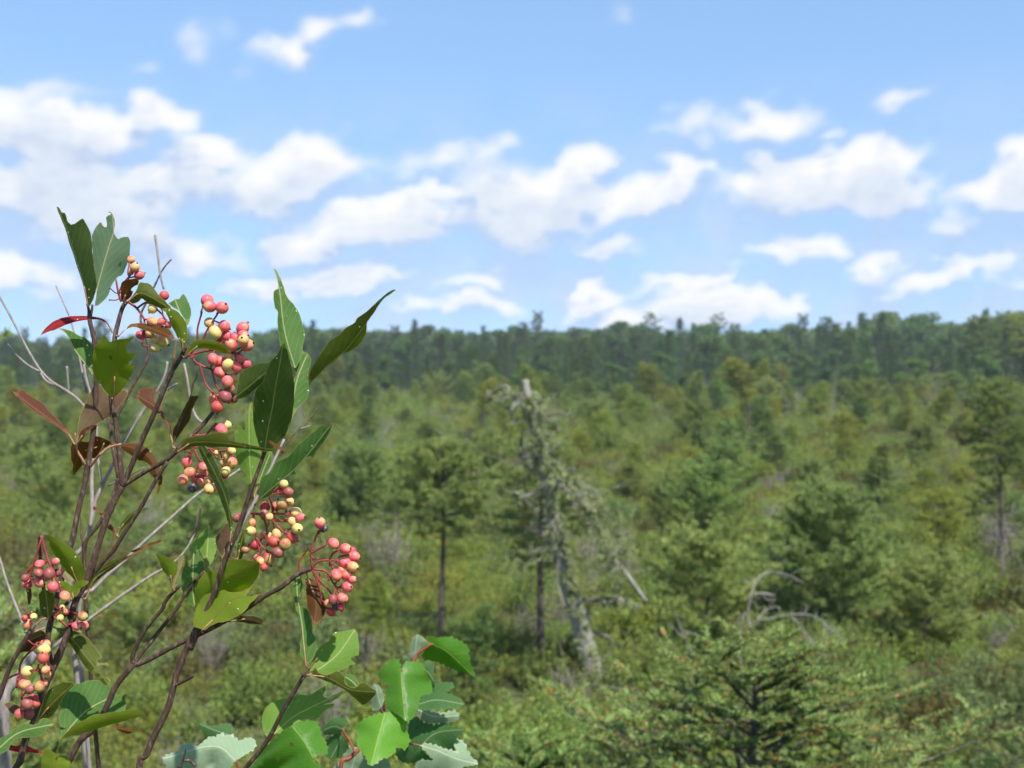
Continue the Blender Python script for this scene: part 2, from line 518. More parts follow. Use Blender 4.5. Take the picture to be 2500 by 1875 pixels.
def stem(spec, d0, d1, r0, r1, mat=None, parent=None, name='stem', ground=None, reg=True, knobs=True):
    """spec polyline in photo positions; r in photo pixels at the stem's own depth"""
    pts = q(spec)
    L = np.cumsum([0] + [math.dist(pts[i], pts[i + 1]) for i in range(len(pts) - 1)]); L = L / L[-1]
    ds = d0 + (d1 - d0) * L
    P3 = [np.array(P(x, y, d)) for (x, y), d in zip(pts, ds)]
    rs = [0.9 * (r0 + (r1 - r0) * l) * d / FPX for l, d in zip(L, ds)]
    if reg:
        for i in range(len(pts) - 1):
            n = max(2, int(math.dist(pts[i], pts[i + 1]) / 6))
            for k in range(n):
                f = k / n
                STEMPTS.append((pts[i][0] * (1 - f) + pts[i + 1][0] * f, pts[i][1] * (1 - f) + pts[i + 1][1] * f, ds[i] * (1 - f) + ds[i + 1] * f))
        STEMPTS.append((*pts[-1], ds[-1]))
    if ground is not None:                       # run on down to the root
        a = P3[0]; g = np.array(ground)
        low = [g + (a - g) * f + np.array([0.006 * math.sin(5 * f + a[0] * 40), 0.01 * math.cos(5 * f), 0]) for f in (0.0, 0.3, 0.6, 0.85)]
        low[0] = g - np.array([0, 0, 0.04])
        P3 = low + P3; rs = [rs[0] * 1.7, rs[0] * 1.5, rs[0] * 1.25, rs[0] * 1.1] + rs
    base = P3[0]
    return stem_mesh(name, P3, rs, mat or M_STEM, parent or shrub, base, knobs=knobs)


B0 = SHRUB_BASE
S = stem
S('G 130,1900 200,1659 250,1400 340,1150 470,800 580,560 700,270 790,0 E 720,1440 790,1200 870,1080 920,960 980,780 1050,550 1100,380 1180,200 1270,30', .785, .80, 9.5, 8.5, ground=B0)
S('E 1270,30 C 1260,1500 1240,1330 1215,1090 1185,900 1160,780 1165,600 1180,300 1190,100 A 1230,1300 1270,1150 1320,1085', .80, .815, 7.2, 6.0)
S('E 1275,25 C 1310,1560 1400,1350 1480,1150 1560,980 1640,800 1720,600 1800,430 1880,310 1930,190', .80, .785, 8.2, 5.5)
S('E 1290,20 C 1500,1500 1650,1420 1740,1370 1850,1270 D 150,610', .80, .79, 6.2, 6.0)
S('D 140,620 300,470 400,380 500,250 590,150', .79, .80, 5.8, 4.8)
S('E 930,975 1000,905 1100,780 1190,690 1260,560 1350,430 1440,290 1530,130 1600,0 C 1740,1390', .80, .792, 5.5, 5.2)
S('G 545,640 490,420 510,200 E 550,1345 600,1150 660,900 730,650 760,560 800,330 870,50 C 900,1500 920,1400 950,1200 985,980 1000,700 990,350 985,160 A 960,1400 932,1300 930,1190', .79, .81, 8.5, 6.0)
S('A 932,1300 928,1200 905,1110', .81, .808, 6.0, 3.0)
S('A 940,1240 955,1180 960,1120', .81, .81, 4.0, 3.0)
S('G -120,1200 -60,1030 0,905 50,750 120,570 200,430 300,260 330,230', .77, .765, 7.0, 6.2, mat=M_STEM)
S('G 310,250 E 325,1380 330,1330', .765, .765, 3.2, 2.2, mat=M_BUD)
S('G 325,245 E 410,1430 470,1400', .765, .765, 3.2, 2.2, mat=M_BUD)
S('G 325,255 E 470,1500', .765, .768, 3.2, 2.4, mat=M_BUD)
S('E 560,1345 490,1250 450,1080 420,800 410,600 425,530', .79, .765, 5.2, 4.2, mat=M_STEM)
S('E 545,1370 640,1300 740,1200', .79, .80, 6.0, 4.5)
# right-hand stems
S('F 270,1640 360,1430 440,1250 530,1040 600,800 680,600 720,510 760,420 850,150 D 920,1000 1000,790 1050,640', .80, .795, 9.0, 5.0)
S('H -190,1760 -120,1590 -60,1430 0,1290 130,1040 180,830 260,550 420,210', .80, .80, 9.2, 8.4, ground=B0)
S('F 735,500 800,360 880,220 930,140 D 1000,1050 1120,800 1250,520', .798, .82, 6.5, 3.6, mat=M_STEM_GREY)
S('G 600,1860 660,1700 720,1580 840,1350 950,1290 1100,1040 1160,900 1200,800 1390,580', .81, .81, 9.0, 8.2, ground=B0)
S('G 1385,570 1370,530 1420,380 1550,160 1700,0 E 1700,1250 1780,1150 1870,1060', .81, .80, 6.0, 5.0)
S('G 1390,580 1500,430 1690,190 1840,0 E 1900,1190 F 260,1000 420,830', .812, .82, 5.6, 4.6)
S('G 1400,590 1500,560 1700,450 1980,310 H 520,240 690,150 F 850,1230 1050,1080 1200,1010 1300,930 1400,850 1530,800', .812, .79, 6.6, 6.4)
S('H 790,1880 860,1750 930,1659 1160,1390 1300,1100 1400,930 1540,700', .82, .80, 6.8, 5.6, mat=M_STEM, ground=B0)
S('H 1540,700 1600,620 1680,520', .80, .795, 4.4, 1.4, mat=M_BUD)
S('G 1800,815 1885,770 1960,730 2010,700', .80, .79, 4.2, 4.0, mat=M_STEM, knobs=False)
S('H 250,1659 290,1560 315,1460', .79, .785, 4.5, 2.0)
S('H 280,1590 350,1575 420,1640', .79, .79, 4.0, 4.0)
S('C 1800,410 1815,250 1832,110', .79, .785, 4.6, 1.6, mat=M_BUD)
S('C 880,1430 850,1350 800,1280 780,1090', .80, .795, 4.2, 1.8, mat=M_BUD)
S('C 940,1440 1000,1360 1050,1290 1080,1200', .80, .79, 4.2, 1.8, mat=M_BUD)
S('C 1030,1330 1130,1240 1260,1210', .79, .79, 3.4, 3.0, mat=M_BUD)
SP = np.array(STEMPTS)


def nearest_stem(x, y):
    i = int(np.argmin((SP[:, 0] - x) ** 2 + (SP[:, 1] - y) ** 2))
    return SP[i], math.hypot(SP[i][0] - x, SP[i][1] - y)


def leaf(spec, mid, mat, p=0.3, yaw=0.0, fold=0.35, off=0.0, d=None, parent=None, bow=0.0, petiole=True, name='leaf', sm=3, pmat=None, wave=1.0, foldR=None, step=9.0, ragged=1.5, teeth=0.0):
    """A broad leaf: outline and midrib in photo positions at the leaf's own depth.
    p tips the blade back, yaw turns it, fold creases it along the midrib."""
    parent = parent or shrub
    raw = q(spec); mids = q(mid)
    if d is None:
        s, dist = nearest_stem(*mids[0]); d0 = s[2] + off
    else:
        s, dist = None, 0; d0 = d + off
    ol = catmull([np.array(a) for a in raw] + [np.array(raw[0])], sm)[:-1]
    ol = ol + (rng.random(ol.shape) - 0.5) * ragged
    if teeth:                                    # forward-pointing teeth along the margin
        cl_ = np.vstack([ol, ol[:1]]); sg = np.linalg.norm(np.diff(cl_, axis=0), axis=1); cu = np.concatenate([[0], np.cumsum(sg)])
        n_ = int(cu[-1] / 6.5) // 2 * 2; tt_ = np.arange(n_) * cu[-1] / n_
        ol = np.stack([np.interp(tt_, cu, cl_[:, 0]), np.interp(tt_, cu, cl_[:, 1])], 1)
        tg_ = np.roll(ol, -1, 0) - np.roll(ol, 1, 0); nn_ = np.stack([tg_[:, 1], -tg_[:, 0]], 1); nn_ /= np.linalg.norm(nn_, axis=1)[:, None] + 1e-9
        ar_ = 0.5 * np.sum(ol[:, 0] * np.roll(ol[:, 1], -1) - np.roll(ol[:, 0], -1) * ol[:, 1])
        nn_ *= np.sign(ar_)
        ol[::2] += nn_[::2] * (teeth * rng.uniform(.2, 1.3, (n_ // 2, 1)))
    mc = catmull([np.array(a) for a in mids], 5)
    # interior points
    mn, mx = ol.min(0), ol.max(0)
    st = max(step, max(mx - mn) / 34)
    gx, gy = np.meshgrid(np.arange(mn[0], mx[0], st), np.arange(mn[1], mx[1], st))
    g = np.stack([gx.ravel(), gy.ravel()], 1) + (rng.random((gx.size, 2)) - 0.5) * st * 0.4
    inside = np.zeros(len(g), bool)
    j = len(ol) - 1
    for i in range(len(ol)):
        xi, yi = ol[i]; xj, yj = ol[j]
        c = ((yi > g[:, 1]) != (yj > g[:, 1]))
        inside ^= c & (g[:, 0] < (xj - xi) * (g[:, 1] - yi) / (yj - yi + 1e-9) + xi)
        j = i
    de = np.min(np.linalg.norm(g[:, None] - ol[None], axis=2), axis=1)
    g = g[inside & (de > st * 0.45)]
    pts = [Vector((float(a), float(b))) for a, b in np.vstack([ol, g])]
    r = delaunay_2d_cdt(pts, [], [list(range(len(ol)))], 1, 1e-4)
    co = np.array([[v.x, v.y] for v in r[0]]); tris = [f for f in r[2] if len(f) == 3]
    # leaf coordinates
    seg0, seg1 = mc[:-1], mc[1:]
    sl = np.linalg.norm(seg1 - seg0, axis=1); cum = np.concatenate([[0], np.cumsum(sl)]); Lm = cum[-1]
    dvec = seg1 - seg0
    rel = co[:, None] - seg0[None]
    tt = np.clip((rel * dvec[None]).sum(2) / (sl ** 2)[None], 0, 1)
    near = seg0[None] + tt[..., None] * dvec[None]
    dist2 = np.linalg.norm(co[:, None] - near, axis=2)
    k = np.argmin(dist2, 1); ar = np.arange(len(co))
    sgn = np.sign(dvec[k][:, 0] * rel[ar, k][:, 1] - dvec[k][:, 1] * rel[ar, k][:, 0])
    dv = dist2[ar, k]; u = (cum[k] + tt[ar, k] * sl[k]) / Lm
    fr = fold if foldR is None else foldR
    mm = d0 / FPX
    bx, by = mids[0]
    dep = (p * (by - co[:, 1]) + yaw * (co[:, 0] - bx) + np.where(sgn > 0, fr, fold) * dv + 0.0045 * dv * dv) * mm
    ph = rng.random(3) * 6
    dep += wave * mm * (4.5 * np.sin(u * 9 + ph[0]) * (dv / 40) + 2.0 * np.sin(u * 17 + sgn * 1.5 + ph[1]) * (dv / 40) ** 1.5)
    dep += bow * 4 * u * (1 - u) * Lm * mm
    D = d0 + dep
    W3 = np.array([P(x, y, dd) for (x, y), dd in zip(co, D)])
    base = np.array(P(bx, by, d0))
    eo = np.min(np.linalg.norm(co[:, None] - ol[None], axis=2), axis=1)
    edge = np.clip(1 - eo / (st * 0.9), 0, 1)
    Vv = W3 - base
    Ff = np.array(tris, int)
    ge = [(Vv, Ff)]
    # petiole running from the blade to its twig
    if petiole and s is not None and 3 < dist < 90:
        a = np.array(P(s[0], s[1], s[2])); m_ = (a + base) / 2 + np.array([0, 0, -0.001])
        TV, TF = tube(catmull([a, m_, base, base + (np.array(P(*mc[4], d0 + p * (by - mc[4][1]) * mm)) - base)], 4) - base, [1.5 * mm * 1.2] * 13, 6)
        ge.append((TV, TF))
    nb = len(Vv)
    allV = np.vstack([a for a, _ in ge]); off_ = 0; FF = []; mi = []
    for i, (a, f) in enumerate(ge):
        FF.append(f + off_); off_ += len(a); mi += [i] * len(f)
    FF = np.vstack(FF)
    me = mesh_np(name, allV, FF, [LM[mat], pmat or M_BUD], {'edge': np.concatenate([edge, np.zeros(len(allV) - nb)])}, mi, smooth=True)
    uvl = me.uv_layers.new(name='leaf')
    uu = np.zeros((len(allV), 2)); uu[:nb, 0] = u; uu[:nb, 1] = sgn * dv / 75.0; uu[nb:, 1] = 0.3
    uvl.data.foreach_set('uv', uu[FF.ravel()].astype(np.float32).ravel())
    return link(name, me, parent, Vector(base) - parent.location)


L = leaf
# top left pair
L('A 915,1130 880,980 800,720 730,520 680,340 620,200 585,110 610,115 640,160 680,178 700,250 740,290 790,270 855,230 900,290 945,390 958,560 975,700 1003,880 1000,960 970,1060 935,1135',
  'A 912,1125 860,880 760,560 690,330 600,130', 'dark', p=-0.15, yaw=-1.1, fold=0.1, off=-.004)
L('A 960,1140 985,1130 1000,1000 1003,900 975,700 958,550 955,410 990,330 1040,268 1070,300 1105,318 1110,270 1103,215 1140,190 1155,175 1120,165 1145,158 1170,185 1190,250 1193,310 1180,350 1195,400 1230,438 1270,420 1330,417 1350,470 1345,600 1310,730 1270,810 1220,840 1160,920 1130,1010 1080,1080 1020,1130',
  'A 955,1150 1010,950 1080,690 1130,520 1180,360 1165,180', 'greygreen', p=0.25, yaw=0.15, fold=0.45, off=.003)
L('A 420,1440 470,1370 560,1295 680,1250 830,1237 905,1240 970,1243 1060,1265 1120,1310 1150,1370 1175,1410 1160,1415 1130,1350 1080,1300 1000,1275 905,1280 780,1300 680,1335 580,1380 500,1405 440,1430',
  'A 1172,1412 1110,1320 1000,1258 830,1265 680,1290 560,1335 425,1438', 'red', p=1.6, fold=0.2, off=.012, step=6)
L('C 605,5 700,20 800,70 900,120 975,200 985,290 960,400 930,400 960,440 985,510 900,400 820,300 770,230 720,120 670,50', 'C 1000,530 860,340 770,215 690,70 610,5', 'green', p=0.4, yaw=-0.3, fold=0.4, off=.02, d=.815)
L('C 1160,720 1080,640 1000,540 965,450 960,330 985,200 1080,85 1110,130 1150,150 1210,125 1260,120 1320,110 1390,85 1360,140 1310,190 1330,265 1390,260 1425,255 1410,290 1360,340 1330,385 1400,375 1390,430 1350,530 1280,630 1200,715',
  'C 1180,725 1195,450 1240,125', 'yellow', p=-0.55, yaw=0.1, fold=0.3, off=-.012)
L('C 800,1200 805,1100 820,960 860,840 920,710 1000,580 1080,640 1160,720 1260,650 1325,650 1320,700 1260,790 1160,900 1100,950 1000,1010 930,1060 880,1120 830,1180',
  'C 803,1210 870,1050 1000,860 1120,720', 'redgreen', p=0.35, yaw=0.2, fold=0.25, off=-.004)
L('C 800,1200 830,1100 890,1035 990,1010 960,1050 900,1080 880,1130 830,1190', 'C 803,1205 870,1100 985,1012', 'redbrown', p=-0.4, off=-.008)
L('C 760,1190 700,1110 600,1030 480,950 380,880 280,810 170,710 120,655 190,680 200,645 250,660 330,720 450,790 500,860 590,940 660,1010 720,1090 755,1150',
  'C 765,1195 690,1080 480,925 280,775 140,668', 'redbrown', p=0.9, fold=-0.5, foldR=0.8, off=.0)
L('C 735,1240 760,1190 800,1200 850,1180 920,1185 980,1130 1050,1140 1150,1190 1120,1230 1060,1270 1030,1320 980,1355 930,1350 880,1370 850,1400 860,1430 800,1490 770,1535 755,1500 760,1420 735,1350',
  'C 1000,1240 860,1290 790,1400 765,1530', 'brown', p=-0.6, off=.012)
L('C 1250,1210 1320,1200 1400,1195 1480,1220 1560,1280 1620,1350 1665,1450 1690,1560 1670,1659 E 1640,100 1625,95 C 1640,1600 1560,1530 1550,1490 1570,1440 1500,1390 1420,1370 1340,1310 1270,1260',
  'C 1250,1212 1480,1290 1610,1440 1650,1640', 'brown', p=0.35, fold=0.5, off=.016)
L('C 1645,890 1560,850 1480,790 1430,730 1395,700 1440,695 1430,660 1480,630 1550,625 1610,640 1620,680 1600,740 1620,790 1690,800 1660,830 1700,880 1710,930 1770,1030 1800,1210 1775,1100 1720,990',
  'C 1795,1205 1750,1030 1690,900 1580,800 1420,700', 'redbrown', p=0.5, fold=0.3, off=.006)
L('C 1795,1215 1795,1120 1800,1060 1850,960 1900,850 1950,760 1980,680 2000,580 2040,480 2045,420 2055,480 2060,510 2020,570 2005,640 1995,705 2070,705 2030,780 1990,870 1980,940 1930,1020 1880,1090 1840,1150',
  'C 1795,1215 1880,960 1985,700 2045,430', 'darkbrown', p=-0.5, yaw=-0.5, fold=1.0, off=.004)
L('A 1260,1080 1250,1000 1260,900 1300,870 1360,855 1430,850 1440,890 1420,920 1380,940 1360,975 1380,990 1350,1050 1300,1085 1270,1090', 'A 1285,1092 1310,1000 1380,890', 'brown', p=-0.5, off=-.006)
L('A 1335,1075 1370,1040 1420,960 1450,890 1500,895 1560,910 1620,980 1680,1050 1740,1110 1780,1165 1740,1180 1680,1170 1600,1130 1520,1090 1470,1060 1440,1090 1380,1110', 'A 1335,1085 1450,1000 1600,1060 1770,1165', 'olive', p=-0.2, fold=0.6, off=-.006)
L('A 1750,1110 1810,1070 1830,1060 1860,1065 1900,1010 1940,1060 1975,1140 1985,1220 1965,1300 1940,1340 1920,1280 1870,1200 1800,1150', 'A 1930,1330 1860,1180 1820,1075', 'green', p=0.5, yaw=0.3, d=.80, petiole=False)
L('A 1895,1580 1850,1480 1800,1380 1760,1290 1720,1200 1665,1170 1730,1155 1800,1170 1880,1230 1930,1310 1945,1400 1945,1500 1910,1560', 'A 1897,1585 1885,1450 1810,1280 1680,1170', 'yellow', p=-0.35, yaw=0.3, off=-.008)
L('A 1300,1380 1350,1330 1430,1312 1530,1318 1640,1335 1720,1350 1770,1400 1810,1470 1760,1475 1680,1450 1560,1410 1450,1370 1380,1352', 'A 1240,1440 1310,1372 1430,1340 1600,1380 1805,1468', 'brown', p=0.8, off=-.006)
L('B 200,990 215,920 260,870 320,845 420,850 500,870 555,890 590,940 600,970 540,960 450,940 380,925 310,925 250,950', 'B 200,995 330,890 480,905 600,970', 'yellow', p=-0.6, off=-.016)
L('B 575,1430 630,1400 660,1300 690,1150 780,1090 880,1055 960,1050 1050,1070 1130,1110 1190,1145 1120,1170 1000,1200 900,1240 820,1290 740,1360 670,1380', 'B 570,1425 760,1270 950,1130 1185,1143', 'dark', p=-0.35, fold=0.3, off=-.014, d=.80)
L('D 1010,640 980,560 950,450 925,300 925,150 B 815,1480 805,1400 830,1300 900,1200 950,1060 1020,980 1070,880 1095,900 1120,980 1150,1090 1172,1220 1172,1400 1150,1550 1130,1659 D 1310,350 1260,480 1180,570 1090,640 1050,652',
  'D 1045,650 1080,420 1130,180 B 1000,1290 1040,1080 1072,890', 'dark', p=-0.45, yaw=-0.25, fold=-0.2, off=-.004)
L('B 1170,1095 1100,1000 1050,890 1035,800 1020,700 1025,600 1000,550 985,450 1000,400 1030,380 1020,300 990,210 1010,220 1050,290 1080,370 1110,460 1170,530 1220,610 1250,720 1270,790 1255,880 1245,950 1230,1020 1190,1095', 'B 1180,1090 1120,900 1075,700 1045,430 995,215', 'green', p=0.35, yaw=0.1, fold=0.35, off=.004, d=.822)
L('B 1305,1270 1305,1170 1340,1080 1420,950 1490,860 1580,800 1640,740 1720,690 1740,650 1830,590 1900,520 1970,460 2040,405 2090,395 2040,430 1970,490 1900,590 1850,660 1830,690 1825,770 1790,850 1740,910 1680,950 1600,980 1540,1040 1470,1090 1400,1160 1340,1220',
  'B 1250,1330 1305,1265 1450,1100 1650,925 1830,690 2085,397', 'olive', p=-0.5, fold=-0.1, foldR=0.7, off=.0, d=.818)
L('B 1130,1650 1180,1500 1230,1430 1290,1370 1305,1280 1300,1130 1320,1080 1325,1030 1300,980 1260,950 1225,935 1240,1000 1170,1100 1200,1150 1165,1215 1180,1240 1170,1400 1150,1560', 'B 1135,1645 1170,1350 1210,1170 1285,990', 'green', p=0.45, yaw=0.2, fold=0.2, off=-.002, d=.818)
L('D 890,1070 860,980 850,890 790,810 750,720 735,600 740,480 760,380 770,355 800,390 840,430 845,350 830,300 805,270 800,210 830,280 870,300 890,160 920,150 930,300 960,480 1000,620 1010,680 980,800 950,950 930,1080', 'D 918,1095 908,960 890,700 885,300 900,155', 'bright', p=0.1, yaw=-0.1, fold=0.3, off=.012)
L('D 930,1110 950,990 1000,850 1050,720 1090,650 1115,650 1130,700 1110,780 1080,860 1010,920 990,1010 980,1090', 'D 940,1110 1000,930 1090,700', 'green', p=0.3, off=.014)
L('D 975,1165 990,1080 1000,960 1030,910 1100,860 1170,760 1280,710 1360,620 1400,570 1500,490 1580,420 1660,360 1690,385 1745,360 1730,430 1650,560 1580,650 1550,710 1510,700 1430,750 1390,800 1360,850 1370,885 1300,890 1200,970 1120,1090 1050,1130',
  'D 955,1185 975,1160 1130,1020 1400,790 1735,370', 'green', p=-0.35, yaw=-0.2, fold=0.1, foldR=0.6, off=-.008)
L('D 150,650 180,580 230,510 300,490 450,475 540,450 650,450 720,425 770,430 760,460 680,490 690,530 760,545 900,580 1050,610 1150,620 1170,630 1100,640 900,625 700,605 480,600 330,595 220,630', 'D 150,650 300,555 600,560 900,600 1165,630', 'olive', p=-0.5, fold=0.3, off=-.016)
L('D 1100,525 1150,560 1230,610 1280,655 1220,635 1150,600 1100,560', 'D 1100,530 1190,600 1280,655', 'brown', d=.775, petiole=False, p=0.2)
L('D 345,590 430,590 520,720 580,850 630,980 670,1050 685,1150 680,1230 720,1390 700,1460 690,1560 680,1590 680,1450 650,1330 610,1200 540,1020 470,870 400,720', 'D 685,1600 700,1430 640,1120 520,850 380,590', 'dark', p=-0.15, yaw=-0.6, fold=0.2, off=-.02)
# middle leaves
L('F 260,600 330,500 370,450 430,390 465,335 480,400 475,460 510,485 540,480 530,560 545,620 520,670 520,690 490,750 470,790 490,830 430,835 420,750 390,640 340,590 330,640 290,640', 'F 430,845 450,620 470,350', 'bright', p=0.4, off=.012)
L('F 610,715 580,640 545,560 535,490 560,440 620,370 650,320 690,350 700,380 690,500 700,560 660,650', 'F 615,715 640,560 660,330', 'redgreen', p=0.2, yaw=-0.2, off=.014)
L('F 750,700 760,600 780,500 830,420 840,520 830,600 810,700', 'F 765,700 790,580 830,430', 'olive', p=-0.2, off=.012)
L('F 320,1230 240,1120 190,1030 175,950 185,850 230,720 225,660 250,680 270,790 290,690 340,600 400,700 425,840 400,960 350,1080 330,1180', 'F 325,1235 300,1000 310,640', 'green', p=0.3, off=.006, d=.81)
L('F 330,1220 320,1060 350,960 430,840 590,830 690,715 760,702 880,715 985,730 990,800 980,870 940,940 880,1000 780,1040 600,1050 430,1070 350,1180', 'F 335,1225 500,1010 740,860 985,745', 'yellow', p=-0.5, fold=0.2, off=.012, d=.80)
L('F 310,1400 305,1340 330,1240 360,1180 430,1070 560,1050 620,1018 690,1045 820,1040 915,990 880,1040 860,1090 990,1065 960,1100 900,1160 850,1230 760,1300 650,1350 540,1365 470,1400 430,1440 360,1420', 'F 400,1440 540,1300 700,1130 880,1088 985,1068', 'yellow', p=0.35, fold=0.5, foldR=-0.9, off=-.016)
L('F 700,1345 790,1285 880,1285 960,1295 1040,1340 1075,1385 980,1382 880,1375 780,1355', 'F 700,1345 880,1325 1070,1383', 'darkbrown', p=-0.3, off=.01)
L('E 450,530 530,545 600,580 680,630 760,690 820,760 860,840 885,920 870,990 840,1010 790,1015 760,990 700,930 650,860 600,790 540,720 510,660 520,620 480,570', 'E 800,1020 720,830 580,640 455,533', 'yellow', p=-0.55, off=-.012)
L('E 730,1180 700,1140 640,1070 600,1030 565,1005 640,1015 700,1030 750,1060 800,1030 850,1005 920,1020 900,1050 850,1080 820,1120 800,1170 750,1195', 'E 760,1195 750,1120 750,1062', 'yellow', p=0.2, fold=-0.4, off=-.018)
L('E 600,810 640,870 700,930 760,1000 740,1015 690,1010 640,950 610,870', 'E 750,1010 690,950 605,815', 'cream', p=0.5, off=-.004, petiole=False)
L('E 880,1180 920,1100 1000,990 1100,905 1200,840 1300,770 1400,720 1480,670 1560,620 1690,590 1600,640 1530,670 1450,710 1360,760 1250,830 1150,900 1050,970 960,1080 920,1140 890,1200', 'E 890,1195 960,1060 1150,888 1400,730 1685,591', 'brown', p=0.4, off=.004, step=5)
L('E 895,1130 900,1060 940,990 1000,930 1080,850 1180,800 1280,760 1250,820 1100,900 1000,960 930,1060', 'E 897,1130 980,950 1270,765', 'olive', p=-0.4, off=.008, petiole=False)
L('E 1320,700 1380,695 1440,670 1490,660 1460,690 1400,715 1350,712', 'E 1340,708 1400,700 1485,663', 'darkbrown', d=.815, petiole=False, p=-0.4, step=5)
L('E 965,240 1000,245 1030,290 1090,340 1150,420 1210,500 1240,580 1240,630 1220,540 1190,510 1180,580 1165,660 1150,650 1170,570 1165,500 1110,460 1120,400 1060,350 1010,290 968,275', 'E 1240,625 1200,505 1130,420 1000,265', 'redbrown', p=0.6, off=.008, step=6, ragged=0.6)
L('E 1215,500 1250,430 1300,360 1370,300 1450,265 1550,258 1500,280 1420,330 1350,400 1280,470 1230,530', 'E 1222,530 1300,395 1400,305 1540,260', 'olive', p=-0.3, off=.008)
L('E 1620,730 1700,750 1780,790 1830,830 1845,880 1830,940 1800,1000 1790,1080 1740,970 1690,900 1660,830', 'E 1788,1080 1760,920 1625,733', 'yellow', p=-0.45, off=-.004)
L('F 80,970 100,900 140,780 160,680 210,660 215,690 180,800 140,900 100,980', 'F 92,985 150,840 205,665', 'cream', p=0.2, yaw=-0.4, off=.003)
L('E 400,1150 450,1110 540,1130 570,1200 560,1290 520,1390 470,1400 420,1330', 'E 500,1400 490,1260 470,1120', 'olive', p=-0.5, off=.010)
L('E 275,1100 320,1090 330,1180 315,1255 290,1240', 'E 305,1095 305,1180 305,1255', 'darkbrown', p=-0.2, d=.78, petiole=False, step=6)
# lower left leaves
L('G 560,195 640,205 750,225 830,245 900,300 960,370 1020,450 1060,510 1010,530 1010,560 1070,570 1110,560 1130,600 1080,590 1010,600 980,650 1060,690 1080,720 1140,730 1140,780 1100,800 1020,740 950,670 870,590 800,480 740,390 680,320 620,260', 'G 560,195 750,320 900,510 1125,785', 'olive', p=0.25, fold=0.5, off=.008)
L('G 645,1340 625,1250 615,1110 640,1070 610,960 650,930 700,850 770,790 830,780 900,760 980,745 1060,765 1160,830 1210,900 1310,890 1300,950 1310,1000 1290,1060 1200,1075 1100,1090 1000,1110 900,1150 800,1210 720,1290 680,1340', 'G 655,1345 760,1200 930,1040 1200,900', 'green', p=0.7, fold=-0.3, off=.010, d=.80)
L('G 390,1150 420,1060 470,900 530,830 620,780 700,765 770,790 690,880 620,1000 560,1100 480,1150', 'G 400,1155 540,990 760,785', 'olive', p=-0.3, off=.012)
L('G 690,1290 760,1220 850,1170 950,1120 1100,1085 1250,1070 1400,1055 1520,1105 1400,1140 1250,1180 1100,1225 950,1275 800,1315 700,1340 640,1370 600,1500 580,1500 620,1400 650,1340', 'G 600,1490 660,1350 900,1215 1200,1130 1510,1105', 'yellow', p=-0.4, fold=0.3, off=-.012, d=.80, petiole=False)
L('G -40,1530 -40,1390 80,1310 200,1220 320,1160 300,1200 350,1210 400,1190 440,1140 500,1155 560,1210 490,1240 470,1290 400,1330 280,1345 180,1350 120,1400 80,1470 0,1520', 'G -30,1470 200,1290 550,1205', 'green', p=0.55, fold=0.2, d=.76, petiole=False)
L('G 90,1470 110,1420 180,1430 240,1410 290,1430 350,1460 445,1490 430,1510 330,1500 200,1500', 'G 95,1450 250,1455 440,1500', 'red', p=0.4, off=.010, d=.80, petiole=False)
L('G 430,1700 430,1600 450,1480 500,1455 560,1500 620,1520 700,1540 730,1700', 'G 570,1700 580,1600 590,1520', 'yellow', p=0.2, d=.79, petiole=False)
L('G 1170,1230 1240,1225 1320,1245 1375,1260 1370,1295 1320,1300 1250,1280', 'G 1165,1235 1260,1255 1372,1278', 'brown', p=0.3, fold=1.0, d=.80, petiole=False, step=5)
L('G 40,1000 90,970 190,1010 220,1060 200,1110 120,1090', 'G 50,1040 120,1040 210,1060', 'redgreen', p=0.3, d=.80, petiole=False)
L('G 150,470 200,380 300,240 440,230 480,310 400,380 330,450 250,450', 'G 170,460 300,340 470,260', 'darkbrown', p=-0.5, d=.785, petiole=False)
# right leaves
L('F 1370,840 1350,960 1345,1080 1360,1150 1375,1230 1410,1290 1430,1400 1440,1500 H 1505,350 1500,430 1505,480 1540,540 1560,570 1600,560 1650,490 1675,400 1670,320 1630,250 1620,130 1600,60 F 1540,1300 1500,1230 1420,1190 1400,1130 1420,1060 1440,960 1410,850 1385,900', 'H 1560,585 1535,330 1520,160 F 1410,1230 1385,1050 1380,860', 'green', p=0.3, yaw=0.35, fold=0.3, off=-.006)
L('F 1470,910 1520,905 1570,930 1620,990 1660,1080 1690,1180 1660,1300 1600,1360 1550,1390 1540,1310 1500,1230 1480,1100 1475,980', 'F 1500,905 1580,1150 1560,1385', 'brown', p=0.5, off=.012)
L('F 1360,665 1440,650 1520,610 1590,605 1570,640 1500,680 1440,690', 'F 1400,690 1480,655 1590,606', 'yellow', p=0.2, d=.795, petiole=False, step=5)
L('I 190,760 220,680 270,580 320,500 400,450 420,400 470,365 560,355 620,340 650,335 670,370 690,500 685,580 650,590 610,610 640,650 655,670 600,680 540,720 450,745 380,770 330,770 295,730 260,720', 'I 180,790 330,700 490,570 645,350', 'bright', p=0.55, yaw=0.1, fold=0.2, off=.002)
L('I 235,770 250,720 280,700 300,750 380,775 450,745 500,715 520,760 560,800 550,840 590,880 650,895 690,860 680,820 740,840 800,890 855,930 830,980 780,1030 735,1060 700,1040 620,970 540,910 470,870 400,840 320,810', 'I 225,775 400,800 600,910 850,935', 'olive', p=-0.35, fold=0.3, off=-.006)
L('I 555,780 600,770 640,780 685,850 665,890 600,880 560,840', 'I 560,790 620,830 670,880', 'green', p=0.5, d=.81, petiole=False, step=6)
